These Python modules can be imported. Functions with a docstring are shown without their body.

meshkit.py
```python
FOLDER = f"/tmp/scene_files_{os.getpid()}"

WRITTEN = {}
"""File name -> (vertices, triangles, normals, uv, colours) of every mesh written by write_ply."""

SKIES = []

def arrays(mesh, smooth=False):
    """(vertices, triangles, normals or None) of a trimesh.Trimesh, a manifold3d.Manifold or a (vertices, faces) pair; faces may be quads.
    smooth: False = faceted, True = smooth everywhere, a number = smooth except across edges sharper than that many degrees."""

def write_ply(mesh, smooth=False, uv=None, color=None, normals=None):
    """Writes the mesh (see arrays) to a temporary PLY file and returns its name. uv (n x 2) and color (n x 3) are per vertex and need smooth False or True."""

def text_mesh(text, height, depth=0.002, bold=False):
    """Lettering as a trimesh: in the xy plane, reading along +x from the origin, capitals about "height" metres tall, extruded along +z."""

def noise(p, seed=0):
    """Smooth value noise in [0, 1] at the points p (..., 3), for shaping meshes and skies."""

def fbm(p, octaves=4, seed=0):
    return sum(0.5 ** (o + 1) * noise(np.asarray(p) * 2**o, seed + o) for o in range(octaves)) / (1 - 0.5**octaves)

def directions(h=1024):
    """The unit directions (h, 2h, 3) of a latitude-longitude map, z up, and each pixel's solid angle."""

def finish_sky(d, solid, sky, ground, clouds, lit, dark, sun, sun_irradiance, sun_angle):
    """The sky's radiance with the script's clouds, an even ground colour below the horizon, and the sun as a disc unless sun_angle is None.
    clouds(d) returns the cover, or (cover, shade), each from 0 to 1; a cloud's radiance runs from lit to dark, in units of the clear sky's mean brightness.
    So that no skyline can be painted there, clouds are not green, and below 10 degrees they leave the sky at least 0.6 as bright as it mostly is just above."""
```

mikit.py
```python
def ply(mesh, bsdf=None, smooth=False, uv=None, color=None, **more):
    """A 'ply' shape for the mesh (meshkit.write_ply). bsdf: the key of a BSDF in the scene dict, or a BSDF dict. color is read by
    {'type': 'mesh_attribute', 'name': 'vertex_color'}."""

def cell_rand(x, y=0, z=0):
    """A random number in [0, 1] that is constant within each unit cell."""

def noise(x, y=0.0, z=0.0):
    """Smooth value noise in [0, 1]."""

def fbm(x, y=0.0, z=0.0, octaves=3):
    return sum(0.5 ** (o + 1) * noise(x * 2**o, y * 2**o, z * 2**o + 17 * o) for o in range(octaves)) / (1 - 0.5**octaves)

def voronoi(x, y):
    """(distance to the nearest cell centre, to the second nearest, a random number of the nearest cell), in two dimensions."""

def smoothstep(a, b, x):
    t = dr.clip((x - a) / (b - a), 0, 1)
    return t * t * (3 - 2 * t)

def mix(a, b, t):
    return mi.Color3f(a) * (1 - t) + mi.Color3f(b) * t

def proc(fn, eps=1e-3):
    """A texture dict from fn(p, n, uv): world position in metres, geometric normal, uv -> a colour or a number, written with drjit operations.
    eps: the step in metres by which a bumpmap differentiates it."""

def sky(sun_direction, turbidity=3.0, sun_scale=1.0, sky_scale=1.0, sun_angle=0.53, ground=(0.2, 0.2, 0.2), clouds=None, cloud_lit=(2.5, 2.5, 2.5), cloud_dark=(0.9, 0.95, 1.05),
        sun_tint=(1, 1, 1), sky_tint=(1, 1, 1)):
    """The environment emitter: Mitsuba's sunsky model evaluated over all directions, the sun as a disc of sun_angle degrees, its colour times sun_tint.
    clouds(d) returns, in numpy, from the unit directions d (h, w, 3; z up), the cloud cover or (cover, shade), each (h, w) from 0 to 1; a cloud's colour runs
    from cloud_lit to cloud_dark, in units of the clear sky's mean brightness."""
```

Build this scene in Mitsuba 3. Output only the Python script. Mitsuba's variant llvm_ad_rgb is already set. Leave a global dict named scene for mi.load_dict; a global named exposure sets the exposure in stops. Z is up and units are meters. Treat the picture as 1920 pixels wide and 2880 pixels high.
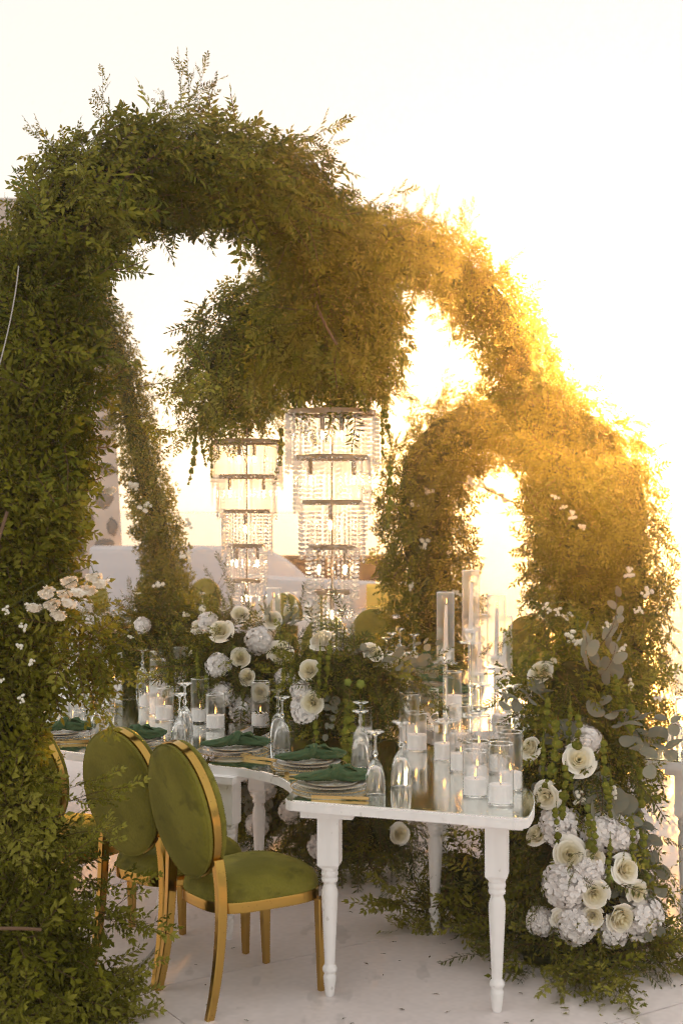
import math
import numpy as np, trimesh, drjit as dr, mitsuba as mi, mikit, meshkit
from shapely.geometry import Polygon, Point, box as sbox
from shapely.ops import unary_union
from scipy.interpolate import CubicSpline

T = mi.ScalarTransform4f
PI = math.pi
scene, labels = {}, {}
exposure = 4.68

# ------------------------------------------------------------------ camera, sky, air
SUN = (0.203, 1.0, 0.160)
scene['camera'] = {'type': 'thinlens', 'fov': 42.8, 'fov_axis': 'y', 'aperture_radius': 0.0075, 'focus_distance': 6.0, 'near_clip': 0.05, 'far_clip': 200000.0,
                   'to_world': T().look_at(origin=[0, 0, 1.85], target=[0, 1, 1.85], up=[0, 0, 1]), 'medium': {'type': 'ref', 'id': 'haze_air'}}
scene['sky'] = mikit.sky(SUN, turbidity=3.0, sun_scale=0.42, sky_scale=1.0, ground=(0.3, 0.28, 0.25), sun_tint=(1.0, 0.73, 0.32), sky_tint=(1.08, 0.97, 0.88), clouds=lambda d: 0.965 - 0.08 * np.exp(-np.degrees(np.arcsin(np.clip(d[..., 2], 0, 1))) / 9.0), cloud_lit=(0.82, 0.785, 0.735))
labels['sky'] = {'kind': 'structure'}
scene['haze_air'] = {'type': 'homogeneous', 'albedo': {'type': 'rgb', 'value': [0.95, 0.95, 0.95]}, 'sigma_t': 0.0060, 'phase': {'type': 'hg', 'g': 0.957}}
scene['haze'] = {'type': 'cube', 'to_world': T().translate([0, 0, 2.0]).scale([80, 80, 3.6]), 'bsdf': {'type': 'null'}, 'interior': {'type': 'ref', 'id': 'haze_air'}}
labels['haze'] = {'kind': 'stuff', 'label': 'warm sunset haze in the air over the whole terrace', 'category': 'haze'}

# ------------------------------------------------------------------ materials
def rgb(*c): return {'type': 'rgb', 'value': list(c)}
VC = {'type': 'mesh_attribute', 'name': 'vertex_color'}
sm, nz, fb, mx = mikit.smoothstep, mikit.noise, mikit.fbm, mikit.mix

def leaf_bsdf(rough, dt):
    return {'type': 'principledthin', 'base_color': VC, 'roughness': rough, 'diff_trans': dt, 'spec_trans': 0.0, 'eta': 1.4}
scene['leaf'] = leaf_bsdf(0.5, 0.42)
scene['petal'] = leaf_bsdf(0.65, 0.20)
scene['bark'] = {'type': 'twosided', 'bsdf': {'type': 'diffuse', 'reflectance': VC}}
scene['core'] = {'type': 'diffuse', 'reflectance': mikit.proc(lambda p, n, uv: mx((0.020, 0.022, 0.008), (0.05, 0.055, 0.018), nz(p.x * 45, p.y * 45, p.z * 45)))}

def floor_col(p, n, uv):
    g = fb(p.x * 1.3, p.y * 1.3, 0, octaves=4)
    fine = nz(p.x * 60, p.y * 60, 3)
    scuff = sm(0.70, 0.80, fb(p.x * 9, p.y * 4, 7, octaves=4))
    c = mx((0.67, 0.60, 0.58), (0.77, 0.70, 0.68), g)
    c = mx(c, (0.38, 0.35, 0.33), scuff * 0.30)
    return c * (0.95 + 0.07 * fine)
scene['floor_paint'] = {'type': 'principled', 'base_color': mikit.proc(floor_col), 'roughness': mikit.proc(lambda p, n, uv: 0.34 + 0.22 * fb(p.x * 5, p.y * 5, 1)), 'specular': 0.4}
scene['joint'] = {'type': 'diffuse', 'reflectance': rgb(0.36, 0.33, 0.31)}
def plaster(p, n, uv):
    return mx((0.46, 0.46, 0.50), (0.60, 0.59, 0.62), fb(p.x * 1.5, p.y * 1.5, p.z * 2.5, octaves=4))
scene['plaster'] = {'type': 'twosided', 'bsdf': {'type': 'diffuse', 'reflectance': mikit.proc(plaster)}}
scene['mortar'] = {'type': 'twosided', 'bsdf': {'type': 'diffuse', 'reflectance': mikit.proc(lambda p, n, uv: mx((0.42, 0.36, 0.33), (0.58, 0.51, 0.47), fb(p.x * 3, p.y * 3, p.z * 3)))}}
scene['stone'] = {'type': 'diffuse', 'reflectance': mikit.proc(lambda p, n, uv: mx((0.10, 0.095, 0.10), (0.24, 0.22, 0.21), fb(p.x * 6, p.y * 6, p.z * 6)))}
scene['brown_wood'] = {'type': 'twosided', 'bsdf': {'type': 'diffuse', 'reflectance': rgb(0.09, 0.05, 0.04)}}
scene['sea_water'] = {'type': 'roughplastic', 'diffuse_reflectance': rgb(0.02, 0.045, 0.06), 'alpha': 0.06}
scene['rock'] = {'type': 'diffuse', 'reflectance': rgb(0.12, 0.10, 0.09)}
scene['white_paint'] = {'type': 'principled', 'base_color': mikit.proc(lambda p, n, uv: mx(mx((0.72, 0.70, 0.69), (0.83, 0.81, 0.80), fb(p.x * 40, p.y * 40, p.z * 4)), (0.45, 0.40, 0.36), sm(.72, .80, fb(p.x * 55, p.y * 55, p.z * 30)) * .5)), 'roughness': 0.38, 'specular': 0.45}
scene['mirror'] = {'type': 'roughconductor', 'material': 'Ag', 'alpha': 0.012, 'specular_reflectance': rgb(0.90, 0.92, 0.91)}
scene['gold'] = {'type': 'principled', 'base_color': mikit.proc(lambda p, n, uv: mx((0.47, 0.29, 0.072), (0.26, 0.15, 0.05), sm(0.80, 0.92, nz(p.x * 210, p.y * 210, p.z * 110)) * sm(.45, .6, fb(p.x * 9, p.y * 9, p.z * 9)) * 0.7)),
                 'metallic': 1.0, 'roughness': mikit.proc(lambda p, n, uv: 0.09 + 0.10 * fb(p.x * 30, p.y * 30, p.z * 8))}
scene['bright_gold'] = {'type': 'principled', 'base_color': rgb(0.50, 0.33, 0.13), 'metallic': 1.0, 'roughness': 0.18}
scene['bronze'] = {'type': 'principled', 'base_color': rgb(0.30, 0.20, 0.12), 'metallic': 0.85, 'roughness': 0.38}
def velvet(p, n, uv):
    nap = fb(p.x * 7 + p.z * 3, p.y * 7, p.z * 4, octaves=4)
    brush = sm(0.54, 0.80, fb(p.x * 16 + 5, p.y * 16, p.z * 22 + 3 * nap, octaves=4))
    fine = nz(p.x * 260, p.y * 260, p.z * 120)
    c = mx((0.115, 0.106, 0.011), (0.195, 0.176, 0.024), sm(.25, .75, nap))
    return mx(c, (0.062, 0.058, 0.009), brush * 0.6) * (0.9 + 0.2 * fine)
scene['velvet'] = {'type': 'twosided', 'bsdf': {'type': 'principled', 'base_color': mikit.proc(velvet), 'roughness': 0.75, 'sheen': 0.9, 'sheen_tint': 0.7, 'specular': 0.2}}
scene['linen'] = {'type': 'twosided', 'bsdf': {'type': 'principled', 'base_color': mikit.proc(lambda p, n, uv: mx((0.036, 0.072, 0.030), (0.064, 0.112, 0.050), fb(p.x * 90, p.y * 90, p.z * 60))), 'roughness': 0.8, 'sheen': 0.4, 'specular': 0.2}}
scene['porcelain'] = {'type': 'plastic', 'diffuse_reflectance': rgb(0.86, 0.84, 0.81), 'nonlinear': True}
def printed(p, n, uv):
    a = sm(0.50, 0.58, fb(p.x * 42, p.y * 42, 2, octaves=3))
    b = sm(0.60, 0.66, nz(p.x * 75 + 9, p.y * 75, 5))
    c = mx((0.80, 0.78, 0.74), (0.36, 0.38, 0.28), a * 0.6)
    return mx(c, (0.44, 0.30, 0.16), b * 0.6)
scene['printed_china'] = {'type': 'roughplastic', 'diffuse_reflectance': mikit.proc(printed), 'alpha': 0.08}
scene['glass'] = {'type': 'dielectric', 'int_ior': 1.5, 'ext_ior': 1.0}
scene['glass_sheet'] = {'type': 'thindielectric', 'int_ior': 1.33, 'ext_ior': 1.0}
scene['glass_chimney'] = {'type': 'thindielectric', 'int_ior': 1.55, 'ext_ior': 1.0}
scene['crystal'] = {'type': 'dielectric', 'int_ior': 1.6, 'ext_ior': 1.0, 'specular_transmittance': rgb(0.93, 0.905, 0.89)}
scene['wax'] = {'type': 'principledthin', 'base_color': rgb(0.86, 0.84, 0.83), 'roughness': 0.55, 'diff_trans': 0.7}
scene['wick_black'] = {'type': 'diffuse', 'reflectance': rgb(0.03, 0.025, 0.02)}
scene['cord_white'] = {'type': 'diffuse', 'reflectance': rgb(0.48, 0.45, 0.42)}

for _k in ('gold', 'bright_gold', 'bronze', 'white_paint', 'porcelain', 'printed_china'): scene[_k] = {'type': 'twosided', 'bsdf': scene[_k]}

# ------------------------------------------------------------------ registry
def key_free(k):
    if k not in scene and k not in labels: return k
    i = 1
    while f'{k}_{i:03d}' in scene or f'{k}_{i:03d}' in labels: i += 1
    return f'{k}_{i:03d}'
def thing(name, label=None, cat=None, group=None, kind=None):
    k = key_free(name); d = {}
    if label: d['label'] = label
    if cat: d['category'] = cat
    if group: d['group'] = group
    if kind: d['kind'] = kind
    labels[k] = d
    return k
def put(parent, name, shape, to_world=None, label=None, kind=None):
    k = key_free(f'{parent}__{name}')
    scene[k] = dict(shape, to_world=to_world) if to_world is not None else dict(shape)
    if label or kind: labels[k] = {**({'label': label} if label else {}), **({'kind': kind} if kind else {})}
    return k
def solo(name, shape, label=None, cat=None, group=None, kind=None, to_world=None):
    k = thing(name, label, cat, group, kind)
    scene[k] = dict(shape, to_world=to_world) if to_world is not None else dict(shape)
    return k
def at(x, y, z=0.0, rz=0.0, s=1.0):
    return T().translate([x, y, z]).rotate([0, 0, 1], rz).scale(s)

# ------------------------------------------------------------------ mesh helpers
def cat(ms): return trimesh.util.concatenate(ms)
def bx(sx, sy, sz, c=(0, 0, 0), rz=0):
    m = trimesh.creation.box((sx, sy, sz))
    if rz: m.apply_transform(trimesh.transformations.rotation_matrix(rz, [0, 0, 1]))
    m.apply_translation(c); return m
def lathe(prof, n=32):
    p = np.array(prof, float); th = np.arange(n) * 2 * PI / n
    v = np.stack([p[:, 0:1] * np.cos(th), p[:, 0:1] * np.sin(th), np.repeat(p[:, 1:2], n, 1)], -1).reshape(-1, 3)
    i, j = np.meshgrid(np.arange(len(p) - 1), np.arange(n), indexing='ij'); j2 = (j + 1) % n
    q = np.stack([i * n + j, i * n + j2, (i + 1) * n + j2, (i + 1) * n + j], -1).reshape(-1, 4)
    f = np.vstack([q[:, [0, 1, 2]], q[:, [0, 2, 3]]])
    m = trimesh.Trimesh(v, f, process=False); m.merge_vertices(); m.update_faces(m.nondegenerate_faces()); m.fix_normals(); return m
def tube(pts, rad, sides=6, caps=True):
    p = np.array(pts, float); r = np.broadcast_to(rad, (len(p),)).astype(float)
    t = np.gradient(p, axis=0); t /= np.linalg.norm(t, axis=1, keepdims=True) + 1e-12
    ref = np.array([0, 0, 1.0]) if abs(t[0, 2]) < 0.9 else np.array([1.0, 0, 0])
    a = []; cur = np.cross(t[0], ref); cur /= np.linalg.norm(cur)
    for k in range(len(p)):
        cur = cur - t[k] * cur.dot(t[k]); cur /= np.linalg.norm(cur) + 1e-12; a.append(cur)
    a = np.array(a); b = np.cross(t, a); th = np.arange(sides) * 2 * PI / sides
    v = p[:, None] + r[:, None, None] * (np.cos(th)[None, :, None] * a[:, None] + np.sin(th)[None, :, None] * b[:, None])
    i, j = np.meshgrid(np.arange(len(p) - 1), np.arange(sides), indexing='ij'); j2 = (j + 1) % sides
    q = np.stack([i * sides + j, i * sides + j2, (i + 1) * sides + j2, (i + 1) * sides + j], -1).reshape(-1, 4)
    v = v.reshape(-1, 3); f = [q[:, [0, 1, 2]], q[:, [0, 2, 3]]]
    if caps:
        n0 = len(v); v = np.vstack([v, p[0], p[-1]]); k = np.arange(sides); k2 = (k + 1) % sides; e = (len(p) - 1) * sides
        f += [np.stack([k2, k, np.full(sides, n0)], 1), np.stack([e + k, e + k2, np.full(sides, n0 + 1)], 1)]
    return trimesh.Trimesh(v, np.vstack(f), process=False)
def grid(v, closed_u=False):
    """v (a, b, 3) -> sheet mesh"""
    a, b = v.shape[:2]; i, j = np.meshgrid(np.arange(a - 1), np.arange(b if closed_u else b - 1), indexing='ij'); j2 = (j + 1) % b
    q = np.stack([i * b + j, i * b + j2, (i + 1) * b + j2, (i + 1) * b + j], -1).reshape(-1, 4)
    return trimesh.Trimesh(v.reshape(-1, 3), np.vstack([q[:, [0, 1, 2]], q[:, [0, 2, 3]]]), process=False)
def extrude(poly, h, z=0.0):
    m = trimesh.creation.extrude_polygon(poly, h, engine='earcut'); m.apply_translation((0, 0, z)); return m
def spline(pts, n):
    p = np.array(pts, float); t = np.r_[0, np.cumsum(np.linalg.norm(np.diff(p[:, :3], axis=0), axis=1))]
    cs = CubicSpline(t, p); s = np.linspace(0, t[-1], n); return cs(s), cs(s, 1)[:, :3], t[-1]
def unit(v): return v / (np.linalg.norm(v, axis=-1, keepdims=True) + 1e-12)

# ------------------------------------------------------------------ leaves
def leaflet(base, d, up, L, W, fold=0.25):
    """five points, four triangles: a folded lens-shaped leaf"""
    s = np.cross(d, up); s /= np.linalg.norm(s) + 1e-9; n = np.cross(s, d)
    return np.array([base, base + d * L * 0.45 + s * W / 2 + n * fold * W / 2, base + d * L * 0.5, base + d * L * 0.45 - s * W / 2 + n * fold * W / 2, base + d * L - n * 0.12 * L])
LF = np.array([[0, 1, 2], [0, 2, 3], [1, 4, 2], [2, 4, 3]])
def make_sprig(rng, pairs=5, L=0.30, W=0.10, spread=55, droop=0.25, stem=True, round_=False, jitter=0.2):
    """a pinnate sprig of unit length along +x, its upper side +z; returns (V, F, is_stem)"""
    k = 7; t = np.linspace(0, 1, k); pts = np.stack([t, 0.06 * np.sin(t * 3 + rng.uniform(0, 6)), -droop * t * t], 1)
    V, F, S, n = [], [], [], 0
    if stem:
        for a, b in zip(pts[:-1:2], pts[2::2]):
            w = 0.012
            V.append(np.array([a + [0, w, 0], a - [0, w, 0], b - [0, w, 0], b + [0, w, 0]])); F.append(np.array([[0, 1, 2], [0, 2, 3]]) + n); S += [1] * 4; n += 4
    ts = np.r_[np.repeat(np.linspace(0.18, 0.92, pairs), 2), 1.0]; side = np.r_[np.tile([1, -1], pairs), 0]
    for tt, sd in zip(ts, side):
        b = np.array([np.interp(tt, t, pts[:, q]) for q in range(3)])
        a = math.radians(spread + rng.normal(0, 12)) * sd
        d = unit(np.array([math.cos(a), math.sin(a), -droop * tt + rng.normal(0, jitter)]))
        l = L * (0.75 + 0.35 * math.sin(PI * min(1, tt * 0.9 + 0.1))) * rng.uniform(0.85, 1.15)
        V.append(leaflet(b, d, unit(np.array([rng.normal(0, .25), rng.normal(0, .25), 1.0])), l, W * rng.uniform(.85, 1.2))); F.append(LF + n); S += [0] * 5; n += 5
    return np.vstack(V), np.vstack(F), np.array(S)
_r = np.random.default_rng(11)
PINNATE = [make_sprig(_r, pairs=5, L=0.33, W=0.115, droop=_r.uniform(0.05, 0.45)) for _ in range(7)]
BROAD = [make_sprig(_r, pairs=4, L=0.36, W=0.17, spread=50, droop=_r.uniform(0, 0.35)) for _ in range(6)]
FERN = [make_sprig(_r, pairs=11, L=0.22, W=0.042, spread=62, droop=_r.uniform(0.1, 0.6), jitter=0.08) for _ in range(5)]
FAR = [make_sprig(_r, pairs=3, L=0.46, W=0.17, droop=_r.uniform(0.05, 0.4), stem=False) for _ in range(6)]
GREENS = dict(arch=((0.062, 0.064, 0.008), (0.155, 0.152, 0.018), (0.27, 0.25, 0.05)), near=((0.074, 0.074, 0.008), (0.180, 0.174, 0.018), (0.29, 0.27, 0.05)),
              fern=((0.044, 0.050, 0.012), (0.095, 0.104, 0.024), (0.15, 0.15, 0.036)), lime=((0.07, 0.085, 0.014), (0.14, 0.16, 0.025), (0.20, 0.22, 0.04)))
def place_sprigs(P, D, U, size, kinds, rng, pal, tone=None):
    """all sprigs as one (V, F, C)"""
    n = len(P); kind = rng.integers(0, len(kinds), n); Vs, Fs, Cs, off = [], [], [], 0
    D = unit(D); S = unit(np.cross(U, D)); N = np.cross(D, S)
    a, b, c = (np.array(q) for q in GREENS[pal])
    tone = rng.uniform(0, 1, n) if tone is None else np.clip(tone + rng.normal(0, .18, n), 0, 1)
    col = np.where(tone[:, None] < .5, a + (b - a) * tone[:, None] * 2, b + (c - b) * (tone[:, None] * 2 - 1))
    for k, (tv, tf, ts) in enumerate(kinds):
        idx = np.nonzero(kind == k)[0]
        if not len(idx): continue
        M = np.stack([D[idx], S[idx], N[idx]], -1) * np.asarray(size)[idx][:, None, None]
        v = np.einsum('nij,vj->nvi', M, tv) + P[idx][:, None]
        cc = np.repeat(col[idx][:, None], len(tv), 1) * rng.uniform(.85, 1.15, (len(idx), len(tv) // 1, 1)) ** 0.5
        cc = np.where(ts[None, :, None] > 0, np.array([0.10, 0.065, 0.035]), cc)
        Vs.append(v.reshape(-1, 3)); Cs.append(cc.reshape(-1, 3)); Fs.append((tf[None] + (np.arange(len(idx)) * len(tv))[:, None, None] + off).reshape(-1, 3)); off += len(idx) * len(tv)
    return np.vstack(Vs), np.vstack(Fs), np.vstack(Cs)
def leaf_ply(parts, bsdf='leaf'):
    off = 0; V, F, C = [], [], []
    for v, f, c in parts: V.append(v); F.append(f + off); C.append(c); off += len(v)
    return mikit.ply((np.vstack(V), np.vstack(F)), bsdf, color=np.clip(np.vstack(C), 0, 1))
def path_frames(ctrl, n=240):
    s, t, L = spline(ctrl, n); p, r = s[:, :3], s[:, 3]; t = unit(t); cur = np.cross(t[0], [0.3, 1, 0.1]); A = []
    for k in range(n):
        cur = cur - t[k] * cur.dot(t[k]); cur /= np.linalg.norm(cur); A.append(cur)
    return p, t, np.array(A), np.cross(t, A), r, L
def tube_scatter(fr, n, rng, inner=0.55, outer=1.05, lump=0.22, seed=0, along=0.7, droop=0.35, rnd=0.5, lo=0.0, hi=1.0):
    p, t, A, B, r, L = fr; m = len(p)
    w = r / r.sum(); lo_i, hi_i = int(lo * (m - 1)), int(hi * (m - 1)) + 1; w = w.copy(); w[:lo_i] = 0; w[hi_i:] = 0; w /= w.sum()
    i = rng.choice(m, n, p=w); ph = rng.uniform(0, 2 * PI, n)
    o = np.cos(ph)[:, None] * A[i] + np.sin(ph)[:, None] * B[i]
    c = p[i] + t[i] * rng.normal(0, L / m, n)[:, None]
    R = r[i] * (1 + lump * 2 * (meshkit.fbm(c * 2.6 + o * 0.9, 3, seed) - 0.5))
    q = rng.uniform(inner, outer, n); P = c + o * (R * q)[:, None]
    D = o * 0.6 + t[i] * along * rng.choice([1, 1, 1, -1], n)[:, None] + rng.normal(0, rnd, (n, 3)) + np.array([0, 0, -droop])
    U = o + rng.normal(0, .35, (n, 3)) + np.array([0, 0, .4])
    tone = meshkit.fbm(P * 3.8, 3, seed + 7) * 2.1 - 0.62
    return P, unit(D), U, tone
def branch(rng, length, kinds, pal, n=9, size=0.12, bend=0.35, stem_r=0.0028, tone=0.5):
    """a leafy branch along +x from the origin: woody stem and side sprigs, (V, F, C)"""
    t = np.linspace(0, 1, 9); y = bend * length * (rng.uniform(-1, 1) * t ** 2 * 0.7); z = bend * length * rng.uniform(-1, 0.5) * t ** 2
    pts = np.stack([t * length, y, z], 1); st = tube(pts, np.linspace(stem_r, stem_r * .35, 9), 4, caps=False)
    tt = np.linspace(0.12, 1, n); P = np.stack([np.interp(tt, t, pts[:, k]) for k in range(3)], 1)
    az = rng.uniform(0, 2 * PI, n); D = np.stack([np.ones(n) * 0.9, np.cos(az), np.sin(az)], 1); D[-1] = [1, 0, 0]
    U = np.stack([-.3 * np.ones(n), np.cos(az + .3), np.sin(az + .3) + 1.0], 1)
    v, f, c = place_sprigs(P, D, U, size * rng.uniform(.75, 1.15, n), kinds, rng, pal, np.full(n, tone))
    sv = np.asarray(st.vertices)
    return np.vstack([v, sv]), np.vstack([f, np.asarray(st.faces) + len(v)]), np.vstack([c, np.tile([0.11, 0.065, 0.04], (len(sv), 1))])
def aim(P, D, up=(0, 0, 1), s=1.0):
    d = np.array(D, float); d /= np.linalg.norm(d); u = np.array(up, float)
    if abs(d.dot(u)) > .95: u = np.array([1.0, 0.2, 0])
    y = np.cross(u, d); y /= np.linalg.norm(y); z = np.cross(d, y); M = np.eye(4); M[:3, 0], M[:3, 1], M[:3, 2], M[:3, 3] = d * s, y * s, z * s, P
    return T(M)
def aim_z(P, N, roll=0.0, s=1.0):
    n = np.array(N, float); n /= np.linalg.norm(n); u = np.array([0, 0, 1.0]) if abs(n[2]) < .9 else np.array([0, 1.0, 0])
    x = np.cross(u, n); x /= np.linalg.norm(x); y = np.cross(n, x); c, q = math.cos(roll), math.sin(roll)
    M = np.eye(4); M[:3, 0], M[:3, 1], M[:3, 2], M[:3, 3] = (c * x + q * y) * s, (-q * x + c * y) * s, n * s, P
    return T(M)
_br = np.random.default_rng(5)
SPRAYS = {'arch': [leaf_ply([branch(_br, 0.34, PINNATE, 'arch', n=9, size=0.115, tone=_br.uniform(.3, .8))]) for _ in range(8)],
          'near': [leaf_ply([branch(_br, 0.34, BROAD, 'near', n=10, size=0.12, tone=_br.uniform(.4, .85))]) for _ in range(6)],
          'fern': [leaf_ply([branch(_br, 0.30, FERN, 'fern', n=6, size=0.17, bend=.6, tone=_br.uniform(.3, .8))]) for _ in range(6)],
          'lime': [leaf_ply([branch(_br, 0.26, PINNATE, 'lime', n=8, size=0.09, tone=_br.uniform(.3, .8))]) for _ in range(4)]}

# ------------------------------------------------------------------ flowers
def colored(v, f, c, bsdf='petal', smooth=True):
    return mikit.ply((v, f), bsdf, smooth=smooth, color=np.clip(c, 0, 1))
def make_rose(rng, heart=(0.80, 0.73, 0.47), rim=(0.90, 0.87, 0.80), openness=1.0):
    """unit radius about 1, opening towards +z"""
    V, F, C, off = [], [], [], 0; nl = 19
    for k in range(nl):
        q = k / (nl - 1); ang = k * 2.399 + rng.normal(0, .2)
        r0 = 0.07 + 0.60 * q ** 0.9; h = 0.88 - 0.42 * q ** 1.4; span = math.radians(190 - 85 * q); curl = (0.09 + 0.30 * q ** 1.5) * openness * rng.uniform(.8, 1.2)
        u = np.linspace(-1, 1, 8); v = np.array([0, .3, .55, .75, .9, 1.0]); uu, vv = np.meshgrid(u, v)
        top = 1 - 0.20 * np.abs(uu) ** 2.5 + 0.05 * np.sin(uu * 5 + k)
        th = ang + uu * span / 2 * (0.55 + 0.45 * vv ** .6)
        rad = r0 * (0.35 + 0.65 * np.sin(vv * PI / 2) ** 0.8) + curl * np.clip(vv - .45, 0, 1) ** 1.3 * 2.0 + 0.012 * rng.normal(0, 1, vv.shape)
        z = -0.30 + (h + 0.30) * vv * top - curl * 1.0 * np.clip(vv - .55, 0, 1) ** 1.6 * 2.4
        p = np.stack([rad * np.cos(th), rad * np.sin(th), z], -1); g = grid(p)
        mixv = np.clip(0.25 + .9 * q * vv, 0, 1)[..., None]
        V.append(g.vertices); F.append(np.asarray(g.faces) + off); off += len(g.vertices); C.append((np.array(heart) * (1 - mixv) + np.array(rim) * mixv).reshape(-1, 3))
    return colored(np.vstack(V), np.vstack(F), np.vstack(C))
def make_hydrangea(rng, n=66, tint=(0.88, 0.84, 0.82), low=-0.35):
    V, F, C, off = [], [], [], 0
    for k in range(n):
        z = 1 - (1 - low) * (k + .5) / n; a = k * 2.399; s = math.sqrt(max(0, 1 - z * z)); o = unit(np.array([s * math.cos(a), s * math.sin(a), z]) + rng.normal(0, .08, 3))
        c0 = o * rng.uniform(.78, 1.02); x = unit(np.cross(o, rng.normal(0, 1, 3))); y = np.cross(o, x); w = rng.uniform(.24, .34); cup = rng.uniform(.0, .5); cc = np.array(tint) * rng.uniform(.9, 1.04)
        for m in range(4):
            th = m * PI / 2 + rng.normal(0, .12); d = math.cos(th) * x + math.sin(th) * y; e = -math.sin(th) * x + math.cos(th) * y
            pr = ((.35, .30, .2), (.68, .44, .55), (.95, .26, .7), (.95, -.26, .7), (.68, -.44, .55), (.35, -.30, .2))
            V.append(np.vstack([c0] + [c0 + d * w * a_ + e * w * b_ + o * cup * w * z_ for a_, b_, z_ in pr] + [c0 + d * w * .6 + o * cup * w * .2]))
            F.append(np.array([[0, 1, 7], [1, 2, 7], [2, 3, 7], [3, 4, 7], [4, 5, 7], [5, 6, 7], [6, 0, 7]]) + off); off += 8; C.append(np.tile(cc, (8, 1)) * np.array([[.78]] + [[1.0]] * 6 + [[.90]]))
    m = trimesh.creation.icosphere(2, .80); v = np.array(m.vertices) * (1 + .12 * np.random.default_rng(n).normal(0, 1, (len(m.vertices), 1)).clip(-1, 1)); V.append(v); F.append(np.asarray(m.faces) + off); C.append(np.tile(np.array(tint) * .72, (len(v), 1)))
    return colored(np.vstack(V), np.vstack(F), np.vstack(C), smooth=False)
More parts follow.
